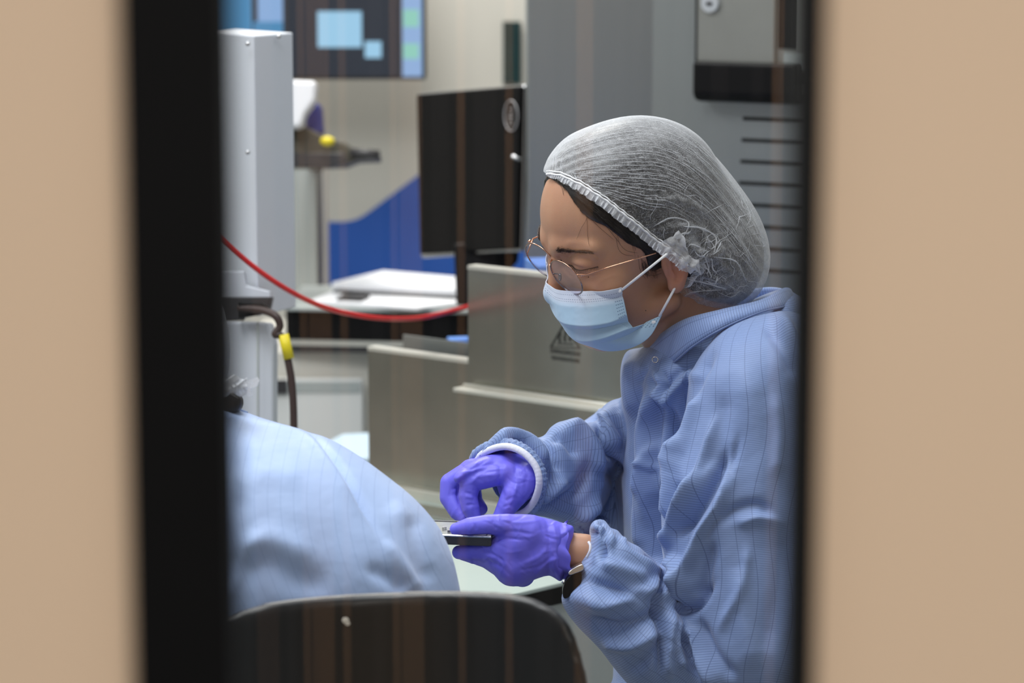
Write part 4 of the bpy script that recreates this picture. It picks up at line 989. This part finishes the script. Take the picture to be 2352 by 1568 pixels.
gsn.build('temple_arm', M['gold'], glasses, smooth=True); gsn2.build('temple_arm', M['gold'], glasses, smooth=True)
MB().tube([inn - UgW * .002, inn - UgW * .006 - NgW * .005, inn - UgW * .010 - NgW * .006], 0.0006, 6).ball(inn - UgW * .011 - NgW * .006 - RgW * .001, 0.0035, 8, (0.5, 0.8, 1.2)).build('nose_pad', M['plastic_rim'], glasses, smooth=True)

# ---- gown
torso_p = [(1496, 792), (1470, 800), (1442, 806), (1428, 832), (1425, 870), (1428, 930), (1438, 985), (1434, 1050), (1430, 1110), (1432, 1180), (1442, 1260), (1455, 1340), (1440, 1420), (1415, 1490), (1410, 1560), (1410, 1640), (1960, 1640), (2010, 1300), (1990, 1000), (1930, 800), (1868, 706), (1810, 664), (1765, 672), (1700, 706), (1640, 724), (1590, 742), (1545, 762)]
upper_p = [(1590, 850), (1640, 775), (1740, 722), (1850, 730), (1940, 860), (1960, 1100), (1950, 1350), (1880, 1600), (1700, 1660), (1590, 1600), (1552, 1480), (1545, 1390), (1526, 1300), (1516, 1200), (1524, 1120), (1552, 1040), (1572, 940)]
fore_p = [(1354, 1248), (1348, 1222), (1360, 1196), (1382, 1189), (1397, 1197), (1402, 1213), (1418, 1216), (1430, 1236), (1460, 1254), (1500, 1282), (1545, 1330), (1610, 1420), (1660, 1520), (1640, 1620), (1480, 1600), (1415, 1535), (1368, 1482), (1328, 1440), (1298, 1402), (1287, 1372), (1300, 1345), (1318, 1322), (1338, 1288)]
right_p = [(1470, 918), (1430, 914), (1402, 920), (1381, 938), (1374, 961), (1340, 972), (1290, 970), (1264, 982), (1248, 1002), (1212, 1003), (1185, 995), (1160, 994), (1130, 1006), (1108, 1032), (1096, 1052), (1105, 1085), (1120, 1130), (1150, 1165), (1190, 1184), (1230, 1186), (1290, 1200), (1350, 1250), (1430, 1310), (1520, 1300), (1540, 1000)]
F_t = inflated(torso_p, lambda px, py: 3.045 + 0.00004 * (px - 1650), 0.135, 0.085)
F_y = inflated([(1486, 804), (1560, 764), (1650, 742), (1760, 704), (1840, 706), (1850, 900), (1700, 980), (1560, 960), (1478, 940), (1470, 860)], lambda px, py: 2.985, 0.088, 0.075)
F_cav = inflated([(1385, 1078), (1408, 1070), (1440, 1090), (1445, 1330), (1395, 1300), (1350, 1250), (1352, 1190)], 2.98, 0.13, 0.022)
F_bk = inflated([(1240, 1100), (1300, 1000), (1480, 940), (1520, 1400), (1380, 1330), (1250, 1240)], 3.19, 0.05, 0.04)
F_u = inflated(upper_p, lambda px, py: 2.875 - 0.00004 * (py - 1000), 0.085, 0.070)
F_f = inflated(fore_p, lambda px, py: 2.832 + 0.00006 * (px - 1330), 0.056, 0.046)
F_r = inflated(right_p, lambda px, py: 2.985 + 0.00036 * (px - 1150), 0.052, 0.040)
F_hole = inflated([(1086, 1056), (1122, 1026), (1165, 1016), (1206, 1032), (1234, 1068), (1243, 1108), (1233, 1150), (1208, 1180), (1172, 1192), (1120, 1170), (1084, 1130)], lambda px, py: 2.93 + 0.0003 * (px - 1150), 0.075, 0.015)
def gown_f(q):
    a = smin(smin(F_t(q), F_y(q), 0.02), F_u(q), 0.006); a = smin(a, F_f(q), 0.008); a = smin(smin(a, F_bk(q), 0.01), smax(F_r(q), -F_cav(q), 0.012), 0.006)
    # hollow for the neck and at both cuffs
    a = smax(a, -F_hole(q), 0.003)
    return a
lo, hi = bounds([(1085, 655, 2.72), (2020, 1640, 3.25), (1085, 1640, 3.25), (2020, 655, 2.72)], 0.01); lo[1] = 2.62; hi[1] = 3.22
vg, fg = surface_net(gown_f, lo, hi, 0.0030); vg = relax(vg, fg, 3)
# fabric coordinates per panel
q = Pts(vg); comp = np.argmin(np.stack([np.minimum(np.minimum(F_t(q), F_y(q)), F_bk(q)), F_u(q) - 0.003, F_f(q) - 0.002, F_r(q)]), 0)
guv = np.zeros((len(vg), 3))
def axis_uv(a, b, r0, sel, tilt=0.0):
    a = P(*a); b = P(*b); e = (b - a) / np.linalg.norm(b - a); x = np.cross(e, FW); x /= np.linalg.norm(x); y = np.cross(e, x)
    s = vg[sel] - a; ang = np.arctan2(s @ x, s @ y); guv[sel, 0] = ang * r0; guv[sel, 1] = s @ e + tilt * ang * r0
axis_uv((1660, 760, 3.05), (1690, 1560, 3.05), 0.12, comp == 0, 0.25); axis_uv((1760, 760, 2.93), (1720, 1560, 2.89), 0.085, comp == 1, -0.06)
axis_uv((1330, 1290, 2.83), (1600, 1520, 2.85), 0.055, comp == 2); axis_uv((1150, 1090, 3.0), (1480, 1090, 3.1), 0.055, comp == 3)
ns = 0.0035 * np.stack([np.sin(vg[:, 2] * 38 + vg[:, 0] * 21), np.sin(vg[:, 0] * 33 + vg[:, 1] * 30), 0 * vg[:, 0]], -1); guv += ns + 5
folds = [
 # armhole and upper sleeve
 ([(1640, 800), (1600, 870), (1575, 950), (1545, 1040)], 16, -5), ([(1600, 900), (1585, 960), (1560, 1040), (1545, 1090)], 14, 7), ([(1535, 930), (1545, 980), (1540, 1030), (1520, 1090)], 14, -7),
 ([(1575, 1000), (1552, 1060), (1530, 1140), (1522, 1200)], 12, 8), ([(1620, 1080), (1575, 1150), (1545, 1200), (1525, 1260)], 16, 8), ([(1560, 1100), (1540, 1170), (1530, 1220)], 12, -6),
 ([(1670, 1030), (1640, 1110), (1590, 1190), (1550, 1230)], 14, -8), ([(1680, 1060), (1655, 1150), (1610, 1230), (1570, 1330), (1560, 1400)], 14, 8), ([(1640, 1240), (1620, 1320), (1600, 1380)], 16, -6),
 ([(1530, 1280), (1560, 1300), (1580, 1340), (1570, 1390)], 13, 8), ([(1545, 1380), (1570, 1400), (1600, 1390), (1640, 1330)], 12, -7), ([(1600, 1420), (1640, 1500), (1690, 1560)], 16, -5), ([(1580, 1440), (1610, 1510), (1650, 1580)], 14, 7),
 ([(1700, 830), (1740, 960), (1750, 1100), (1740, 1260)], 46, 4), ([(1665, 900), (1655, 1000), (1640, 1080)], 26, -3), ([(1770, 1180), (1740, 1160), (1690, 1170), (1650, 1200)], 14, -4), ([(1790, 1200), (1740, 1190), (1690, 1205)], 12, 4),
 ([(1690, 1300), (1710, 1420), (1740, 1540)], 30, 4), ([(1800, 1200), (1790, 1350), (1760, 1500)], 26, -4), ([(1760, 740), (1800, 800), (1830, 870)], 18, -4), ([(1790, 720), (1830, 790), (1850, 870)], 14, 4),
 # chest panel and placket
 ([(1500, 880), (1480, 960), (1476, 1050), (1480, 1150), (1490, 1260)], 16, 5), ([(1465, 860), (1452, 960), (1450, 1060), (1455, 1180)], 13, -5), ([(1520, 900), (1505, 990), (1498, 1090), (1500, 1200)], 14, -5), ([(1445, 820), (1437, 880), (1441, 960)], 10, 4),
 ([(1530, 1090), (1515, 1160), (1505, 1240)], 12, -9), ([(1500, 1010), (1480, 1080), (1470, 1140)], 9, 4), ([(1600, 850), (1550, 890), (1525, 930)], 12, 5), ([(1590, 830), (1545, 870), (1520, 900)], 9, -4), ([(1500, 900), (1520, 915), (1530, 940)], 10, 4),
 ([(1480, 1062), (1490, 1068), (1496, 1080)], 7, 5), ([(1505, 1130), (1494, 1200), (1500, 1262), (1516, 1310)], 18, -12), ([(1462, 1120), (1462, 1190), (1468, 1260)], 10, 4), ([(1548, 1330), (1556, 1352), (1550, 1385)], 9, -9),
 ([(1500, 850), (1515, 875), (1512, 905), (1522, 925)], 7, 4), ([(1522, 850), (1530, 880), (1526, 912)], 6, -3), ([(1492, 870), (1505, 884), (1522, 880)], 5, -3), ([(1455, 880), (1475, 860), (1486, 840)], 7, -2),
 ([(1640, 960), (1620, 1040), (1590, 1120), (1560, 1190)], 9, 4), ([(1700, 1000), (1672, 1100), (1650, 1180), (1600, 1260)], 9, -4), ([(1720, 1250), (1700, 1350), (1650, 1450)], 12, 3), ([(1780, 900), (1790, 1000), (1780, 1100)], 14, 3),
 # forearm sleeve
 ([(1355, 1225), (1375, 1205), (1395, 1225), (1400, 1260)], 10, 6), ([(1392, 1205), (1390, 1240), (1380, 1290)], 9, -6), ([(1420, 1230), (1430, 1270), (1480, 1300), (1530, 1310)], 14, 6), ([(1380, 1290), (1430, 1310), (1490, 1330)], 18, 5),
 ([(1340, 1330), (1400, 1350), (1470, 1370), (1530, 1350)], 15, -5), ([(1320, 1370), (1390, 1390), (1450, 1370), (1500, 1350), (1540, 1320)], 18, 6), ([(1340, 1420), (1410, 1440), (1480, 1420), (1530, 1390)], 16, -6), ([(1380, 1470), (1450, 1480), (1520, 1450)], 17, 6),
 ([(1470, 1380), (1500, 1360), (1540, 1370), (1552, 1400)], 11, 6), ([(1530, 1300), (1510, 1380), (1520, 1470), (1510, 1550)], 10, -8), ([(1545, 1400), (1535, 1480), (1540, 1560)], 12, 6), ([(1450, 1540), (1500, 1500), (1520, 1460)], 14, -4),
 ([(1560, 1450), (1590, 1500), (1610, 1560)], 10, -5), ([(1560, 1420), (1555, 1480), (1575, 1545)], 9, 5),
 # far sleeve
 ([(1130, 1015), (1180, 1005), (1230, 1030), (1260, 1070)], 13, 7), ([(1240, 1010), (1270, 1040), (1285, 1090)], 10, -6), ([(1290, 975), (1340, 995), (1370, 1040), (1370, 1090)], 15, 7), ([(1262, 1000), (1300, 1010), (1330, 1050)], 14, -5),
 ([(1375, 960), (1385, 1010), (1410, 1060), (1428, 1090)], 9, -9), ([(1380, 940), (1400, 990), (1420, 1030)], 16, 6), ([(1360, 1060), (1330, 1120), (1280, 1160), (1220, 1180)], 15, -7), ([(1390, 1090), (1370, 1150), (1320, 1200)], 14, 7),
 ([(1300, 1100), (1270, 1130), (1240, 1160)], 14, 5), ([(1400, 1180), (1360, 1220), (1320, 1230)], 14, -6), ([(1260, 1060), (1265, 1110), (1250, 1150)], 9, -5)]
vgw = wrinkle(vg, fg, [(p_, w_ * 0.85, h_ * 1.75) for p_, w_, h_ in folds])
# fine irregular waviness of cloth
ng_ = vnormals(vg, fg); X = vg
vgw = vgw + ng_ * (0.0012 * np.sin(X[:, 0] * 75 + 2.2 * np.sin(X[:, 2] * 30)) * np.sin(X[:, 2] * 22 + X[:, 1] * 20))[:, None]
vgw = relax(vgw, fg, 1, 0.3)
gown = mesh_obj('gown', vgw, fg, M['gown'], person); set_vec(gown, 'guv', guv); gown['label'] = 'blue clean room gown with a fine dark grid'
bg = bvh_of(vgw, fg)
# collar
cu = cat_rom([(1488, 797, 2.985), (1520, 766, 2.945), (1575, 733, 2.905), (1655, 712, 2.885), (1745, 690, 2.92), (1800, 662, 2.99), (1815, 668, 3.06), (1760, 660, 3.13), (1640, 680, 3.15), (1540, 740, 3.10), (1495, 788, 3.04)], 8, True)
cl = cat_rom([(1486, 868, 2.965), (1540, 838, 2.925), (1592, 795, 2.885), (1664, 752, 2.868), (1750, 716, 2.90), (1822, 700, 2.985), (1830, 700, 3.08), (1770, 700, 3.15), (1640, 730, 3.17), (1540, 800, 3.12), (1492, 850, 3.04)], 8, True)
Gc = []
for a, b in zip(cu, cl):
    row = []
    for k in range(7):
        t = k / 6; q_ = a * (1 - t) + b * t; row.append(P(q_[0], q_[1], q_[2] - 0.006 * math.sin(t * math.pi)))
    Gc.append(row)
co = MB().grid(Gc, closed_u=True).build('collar', M['gown'], gown, smooth=True, solid=0.002)
nn_ = len(cu); ga = np.zeros((nn_ * 7, 3)); ga[:, 1] = np.repeat(np.arange(nn_) * 0.0042, 7) * 1.0; ga[:, 0] = np.tile(np.arange(7) * 0.0034, nn_); 
set_vec(co, 'guv', ga + 5)
MB().tube([P(*q_) for q_ in cl - np.array([0, 0, 0.003])], 0.0011, 6, True).build('collar_seam', M['gown'], gown, smooth=True)
sn = P(1505, 826, 2.925)
MB().tube([sn + 0.0030 * (math.cos(t) * RT + math.sin(t) * UP) for t in np.linspace(0, 2 * math.pi, 16, endpoint=False)], 0.0007, 6, True).build('snap_button', M['silver'], gown, smooth=True)
# elastic cuff of the far sleeve: gathered ring, white inner cuff
ringc = cat_rom([(1098, 1058, 3.0), (1125, 1034, 2.975), (1165, 1026, 2.96), (1203, 1041, 2.95), (1230, 1072, 2.945), (1238, 1108, 2.945), (1228, 1146, 2.955), (1205, 1174, 2.97), (1170, 1182, 3.0), (1130, 1160, 3.03), (1100, 1110, 3.035)], 14, True)
def ring_mesh(sc_, r, gather, seed, dz=0.0, span=(0, 999)):
    c = ringc.mean(0); pts = []; rr = []
    for i, p in enumerate(ringc):
        q_ = c + (p - c) * sc_; q_[2] += dz; pts.append(P(*q_)); rr.append(r * (1 + gather * math.sin(i * 1.9) + gather * 0.5 * math.sin(i * 3.1 + seed)))
    return MB().tube(pts[span[0]:span[1]], rr[span[0]:span[1]], 10, span[1] == 999)
o_ = ring_mesh(1.115, 0.0055, 0.11, 1, -0.006, (0, 118)).build('elastic_cuff', M['gown'], gown, smooth=True); set_vec(o_, 'guv', np.array([list(v_.co) for v_ in o_.data.vertices]) + 5)
ring_mesh(1.01, 0.0038, 0.02, 2, -0.016, (0, 108)).build('inner_cuff', M['white_knit'], gown, smooth=True)
# white inner cuff of the near sleeve
MB().tube(curve3([(1352, 1244, 2.80), (1356, 1254, 2.797), (1354, 1268, 2.796), (1348, 1280, 2.80)], 5), 0.0013, 8).build('inner_cuff', M['white_knit'], gown, smooth=True)

# ---- gloves
def glove(f, lo, hi, h, creases, name, label, seed):
    v, fa = surface_net(f, lo, hi, h); v = relax(v, fa, 1, 0.4); v = wrinkle(v, fa, creases)
    o = mesh_obj(name, v, fa, M['glove'], person); o['label'] = label; return o, bvh_of(v, fa)
def rand_creases(x0, y0, x1, y1, n):
    out = []
    for _ in range(n):
        x = rng.uniform(x0, x1); y = rng.uniform(y0, y1); a = rng.normal(1.2, 0.9); l = rng.uniform(14, 38); b = a + rng.normal(0, 0.5)
        out.append(([(x, y), (x + l * math.cos(a), y + l * math.sin(a)), (x + l * (math.cos(a) + math.cos(b)), y + l * (math.sin(a) + math.sin(b)))], rng.uniform(2.4, 3.6), rng.choice([-1, 1]) * rng.uniform(0.15, 0.45)))
    return out
rh_palm = inflated([(1224, 1070), (1228, 1105), (1215, 1140), (1192, 1165), (1165, 1158), (1150, 1135), (1146, 1112), (1120, 1096), (1085, 1100), (1052, 1110), (1042, 1096), (1060, 1075), (1100, 1052), (1140, 1042), (1180, 1042), (1208, 1054)], lambda px, py: 2.960 + 0.0002 * (px - 1130), 0.021, 0.017)
rh = [rcone([(1150, 1072, 2.955, 13), (1085, 1080, 2.968, 12), (1036, 1110, 2.972, 11.5), (1034, 1142, 2.970, 11), (1052, 1174, 2.962, 9.5), (1066, 1190, 2.957, 7.5)]),
      rcone([(1160, 1085, 2.945, 12), (1082, 1104, 2.945, 11.5), (1074, 1138, 2.944, 10), (1081, 1166, 2.943, 9.3), (1088, 1186, 2.943, 7.8)]),
      rcone([(1150, 1060, 2.975, 12), (1080, 1078, 2.990, 11), (1040, 1110, 2.995, 10.5), (1045, 1150, 2.990, 9.5), (1066, 1180, 2.985, 7.5)]),
      rcone([(1165, 1055, 2.985, 11), (1110, 1080, 3.005, 10), (1085, 1115, 3.010, 9), (1090, 1150, 3.008, 8.5), (1105, 1168, 3.0, 7)]),
      rcone([(1205, 1100, 2.948, 17), (1180, 1138, 2.940, 13.5), (1163, 1166, 2.938, 10.5), (1150, 1188, 2.938, 8.5), (1140, 1200, 2.94, 7.5)])]
wr = rcone([(1190, 1097, 2.965, 23), (1206, 1092, 2.985, 22)])
def rh_f(q):
    a = rh_palm(q); a = smin(a, wr(q), 0.008)
    for k, g_ in enumerate(rh): a = smin(a, g_(q), 0.0028 if k < 4 else 0.007)
    return a
lo, hi = bounds([(1000, 1020, 2.9), (1262, 1215, 3.04), (1000, 1215, 3.04), (1262, 1020, 2.9)], 0.006)
cr = [([(1062, 1092), (1090, 1075), (1130, 1065), (1160, 1072)], 4, -1.0), ([(1150, 1060), (1148, 1090), (1152, 1120), (1160, 1150)], 5, -1.0), ([(1080, 1112), (1100, 1094), (1140, 1090)], 5, 0.9), ([(1060, 1100), (1052, 1130), (1056, 1160)], 4, -1.4), ([(1170, 1060), (1185, 1100), (1180, 1140)], 6, 0.8),
      ([(1038, 1124), (1052, 1120)], 3, -.9), ([(1066, 1130), (1084, 1134)], 3, -.9), ([(1068, 1140), (1088, 1143)], 3, .7), ([(1070, 1160), (1090, 1158)], 3, -.8), ([(1160, 1150), (1182, 1140)], 4, -.8), ([(1155, 1165), (1175, 1158)], 3, -.8), ([(1100, 1060), (1075, 1080), (1050, 1090)], 4, .8), ([(1120, 1056), (1090, 1072), (1060, 1085)], 3, -.8), ([(1200, 1060), (1210, 1090), (1205, 1130)], 5, -.8), ([(1190, 1110), (1175, 1150), (1165, 1170)], 4, 1.0)]
glove(rh_f, lo, hi, 0.0012, cr + rand_creases(1000, 1040, 1230, 1190, 60), 'nitrile_glove', 'violet glove whose pinched fingers point down onto the tray', 1)
lh_palm = inflated([(1150, 1186), (1200, 1181), (1255, 1190), (1300, 1203), (1318, 1212), (1312, 1250), (1304, 1295), (1290, 1334), (1262, 1322), (1230, 1330), (1198, 1345), (1162, 1344), (1138, 1324), (1122, 1300), (1108, 1282), (1118, 1262), (1146, 1242), (1150, 1205)], lambda px, py: 2.838 - 0.00002 * (px - 1200), 0.024, 0.021)
lh = [rcone([(1215, 1222, 2.826, 17), (1165, 1206, 2.822, 11.5), (1120, 1204, 2.820, 9.8), (1078, 1208, 2.822, 8.6), (1047, 1215, 2.826, 6.2)]),
      rcone([(1190, 1250, 2.826, 16), (1150, 1256, 2.828, 11.5), (1108, 1265, 2.836, 9.3), (1068, 1268, 2.842, 8.2), (1054, 1268, 2.846, 7)]),
      rcone([(1190, 1290, 2.836, 16), (1150, 1286, 2.838, 13.5), (1112, 1277, 2.852, 11), (1080, 1270, 2.862, 9.5), (1066, 1268, 2.866, 8.5)]),
      rcone([(1190, 1305, 2.848, 15), (1150, 1296, 2.862, 12.5), (1112, 1276, 2.882, 10.5), (1085, 1262, 2.892, 9), (1074, 1258, 2.896, 8)]),
      rcone([(1200, 1318, 2.858, 13), (1160, 1306, 2.882, 11), (1128, 1284, 2.900, 9.5), (1105, 1270, 2.91, 8), (1096, 1262, 2.913, 7.5)])]
def lh_f(q):
    a = lh_palm(q)
    for k, g_ in enumerate(lh): a = smin(a, g_(q), 0.006 if k < 2 else 0.004)
    return a
lo, hi = bounds([(1025, 1165, 2.78), (1335, 1362, 2.94), (1025, 1362, 2.94), (1335, 1165, 2.78)], 0.006)
cl_ = [([(1255, 1195), (1262, 1240), (1258, 1300), (1264, 1325)], 5, -1.3), ([(1270, 1200), (1278, 1250), (1270, 1310)], 4, 1.2), ([(1285, 1205), (1292, 1250), (1282, 1320)], 4, -1.4), ([(1300, 1205), (1300, 1260), (1290, 1325)], 5, 1.6),
       ([(1150, 1225), (1180, 1220), (1230, 1228)], 4, -.7), ([(1130, 1245), (1160, 1236), (1200, 1240)], 3, -.9), ([(1200, 1295), (1235, 1280), (1262, 1255)], 5, .8), ([(1190, 1310), (1240, 1300), (1275, 1270)], 4, -.8), ([(1130, 1195), (1140, 1215)], 3, -.9), ([(1088, 1200), (1094, 1218)], 3, -.7), ([(1150, 1190), (1190, 1200), (1240, 1195)], 4, .7),
       ([(1120, 1290), (1150, 1300), (1180, 1330)], 5, -.8), ([(1105, 1250), (1112, 1268)], 3, -.8), ([(1240, 1200), (1255, 1230), (1285, 1240)], 4, -.9), ([(1230, 1320), (1260, 1290), (1290, 1280)], 4, .9), ([(1100, 1262), (1130, 1272), (1160, 1290)], 4, -1.2), ([(1215, 1250), (1225, 1290), (1222, 1325)], 7, -.6)]
gl_o, bgl = glove(lh_f, lo, hi, 0.0012, cl_ + rand_creases(1050, 1185, 1310, 1340, 70), 'nitrile_glove', 'violet glove gripping the tray with its thumb on top', 2)
# frilled open cuff
Gf = []
for i in range(60):
    a = 2 * math.pi * i / 60; row = []
    for k, (x0, rx, amp) in enumerate(((1276, 62, 0), (1290, 64, 2.5), (1303, 62, 4), (1312, 66, 6))):
        w1 = math.sin(a * 9 + k * 1.1) * amp + math.sin(a * 5 + 1 + k) * amp * 0.7
        x = x0 + 12 * math.sin(a) * -0.6 + w1 * 0.6 - 6; y = 1262 + (rx + w1) * -math.sin(a) + 2; dep = 2.838 - (0.0240 + w1 * 0.00022) * math.cos(a)
        row.append(P(x, y, dep))
    Gf.append(row)
MB().grid(Gf, closed_u=True).build('frilled_cuff', M['glove'], gl_o, smooth=True, sub=1)
# watch
wt = MB().prism([P(x, y, 2.797) for x, y in cat_rom([(1334, 1312), (1316, 1318), (1301, 1332), (1293, 1352), (1295, 1373), (1310, 1368), (1334, 1340)], 5, True)], FW * 0.030).build('wristwatch', M['black'], person, bevel=0.003); wt['label'] = 'black wristwatch with silver edge'
MB().prism([P(x, y, 2.795) for x, y in cat_rom([(1338, 1296), (1320, 1303), (1306, 1314), (1309, 1320), (1322, 1316), (1340, 1308)], 4, True)], FW * 0.03).build('watch_bezel', M['silver'], wt, bevel=0.001)
MB().tube([P(1292, 1334, 2.80), P(1297, 1338, 2.80)], 0.0022, 10).build('crown', M['silver'], wt, smooth=True)

# tray in the hands
tr = empty('sample_tray', P(1060, 1240, 2.87), 'flat dark tray with a pale pad held between the violet gloved hands', 'tray')
tzz = P(1060, 1232, 2.822)[2]
tp_ = [onZ(940, 1233, tzz), onZ(1134, 1233, tzz), onZ(1150, 1204, tzz), onZ(950, 1196, tzz)]
tp_[0] = P(930, 1230, 2.83); tp_[0][2] = tzz; tp_[1] = P(1128, 1230, 2.815); tp_[1][2] = tzz
MB().prism(tp_, (0, 0, -0.0085)).build('tray_body', M['tray'], tr, bevel=0.001)
c_ = np.mean(tp_, axis=0); MB().prism([c_ + (p - c_) * 0.86 + [0, 0, 0.0004] for p in tp_], (0, 0, 0.001)).build('pad', M['tray_in'], tr)
for k in range(4): MB().tube([tp_[k] + [0, 0, .001], tp_[(k + 1) % 4] + [0, 0, .001]], 0.0012, 6).build('rim', M['silver'] if k == 0 else M['tray'], tr)
for k in range(9):
    p = c_ + (tp_[1] - c_) * rng.uniform(-0.2, .5) + (tp_[2] - c_) * rng.uniform(-.4, .2); MB().box(p + [0, 0, 0.003], (0.003, 0.002, 0.003), yaw=rng.random() * 3).build('small_component', M['silver'], tr)

# ================================================================== PERSON 2 (back turned, lower left)
body2 = rcone([(400, 1000, 2.70, 50), (520, 1250, 2.70, 90), (560, 1500, 2.70, 100)])
hd2 = P(280, 820, 2.70)
def p2f(q): return smin(body2(q), smin(np.linalg.norm((q.p - hd2) / [0.9, 1.05, 1.2], axis=-1) - 0.085, rcone([(280, 850, 2.7, 45), (380, 980, 2.70, 45)])(q), 0.02), 0.03)
lo = P(280, 784, 2.7) - 0.2; hi = P(760, 784, 2.7) + 0.15; lo[2] = P(400, 1620, 2.7)[2]; hi[2] = hd2[2] + 0.13; lo[1] = 2.5; hi[1] = 2.84
v, f = surface_net(p2f, lo, hi, 0.007); v = relax(v, f, 2)
per2 = mesh_obj('person', v, f, M['skin']); tag(per2, 'person in pale blue gown bending with back turned, half hidden by the black frame', 'person')
set_f(per2, 'blush', np.zeros(len(v)))
back_p = [(300, 960), (400, 910), (480, 912), (518, 926), (548, 938), (600, 958), (660, 975), (712, 990), (770, 1014), (830, 1050), (890, 1094), (945, 1138), (985, 1180), (1015, 1222), (1038, 1275), (1052, 1330), (1064, 1400), (1070, 1500), (1070, 1640), (300, 1640)]
F_b = inflated(back_p, lambda px, py: 2.68 - 0.00003 * (px - 600), 0.17, 0.13)
lo, hi = bounds([(290, 890, 2.48), (1085, 1640, 2.9), (290, 1640, 2.9), (1085, 890, 2.48)], 0.01)
vb, fb = surface_net(F_b, lo, hi, 0.0036); vb = relax(vb, fb, 3)
fo2 = [([(560, 948), (640, 968), (700, 985), (745, 1025), (790, 1085), (840, 1170), (880, 1240)], 8, -6.0), ([(575, 955), (650, 980), (705, 1003), (738, 1048), (780, 1110), (825, 1185)], 13, 5), ([(880, 1240), (930, 1310), (960, 1360)], 16, 5), ([(940, 1180), (960, 1260), (990, 1340)], 22, -6), ([(900, 1150), (950, 1230), (1000, 1330)], 22, 4),
       ([(520, 1330), (600, 1290), (680, 1330), (760, 1345)], 34, -6), ([(560, 1270), (620, 1240), (720, 1280)], 30, 5), ([(520, 1400), (560, 1290), (600, 1220)], 18, 4), ([(520, 1120), (600, 1090), (700, 1100)], 30, 3), ([(840, 1300), (900, 1330), (930, 1360)], 18, -5), ([(540, 960), (560, 1080), (555, 1200)], 16, -3)]
vbw = wrinkle(vb, fb, fo2)
g2 = mesh_obj('gown', vbw, fb, M['gown2'], per2); g2['label'] = 'pale blue gown with faint vertical stripes'
a_, b_, _ = project(vb); set_vec(g2, 'guv', np.stack([vb[:, 0] + 0.10 * (vb[:, 2] - 0.8) - 0.02 * np.sin(vb[:, 2] * 18) + 5, vb[:, 2] * 0 + 0.1, 0 * a_], -1))
bb = bvh_of(vbw, fb)
sm = surf_line([(528, 930), (560, 945), (640, 966), (700, 985), (745, 1022), (790, 1082), (840, 1168)], bb, 0.0004, 8)
o_ = MB().tube(sm, 0.0011, 6).build('shoulder_seam', M['gown2'], g2, smooth=True)
# her cap and hair
c2 = P(286, 806, 2.685)
MB().ball(c2, 0.100, 20, (0.95, 1.05, 1.12)).build('hair', M['hair'], per2, smooth=True)
MB().prism([P(x, y, 2.63) for x, y in [(400, 870), (470, 885), (536, 900), (556, 912), (552, 945), (500, 960), (400, 960)]], FW * 0.03).build('hair_end', M['hair'], per2, bevel=0.006)
Gn = []
for i in range(18):
    u = i / 17; row = []
    for j in range(8):
        w_ = j / 7; x = 440 + 128 * u; y = 855 + 12 * u + (55 - 16 * u) * w_ + 5 * math.sin(i * 1.3 + j); row.append(P(x, y, 2.595 + 0.006 * math.sin(i * 1.7 + j * 2.1) + 0.02 * abs(w_ - .5)))
    Gn.append(row)
cap2 = MB().grid(Gn).build('net_cap', M['net_ruffle'], per2, smooth=True); cap2['label'] = 'crumpled white net cap edge'
MB().prism([P(x, y, 2.595) for x, y in [(556, 880), (572, 873), (590, 866), (596, 874), (590, 886), (576, 892), (580, 908), (566, 910)]], FW * 0.004).build('cap_knot', M['net_ruffle'], cap2)
MB().ball(c2, 0.105, 20, (0.95, 1.05, 1.12)).build('cap_dome', M['net'], cap2, smooth=True)
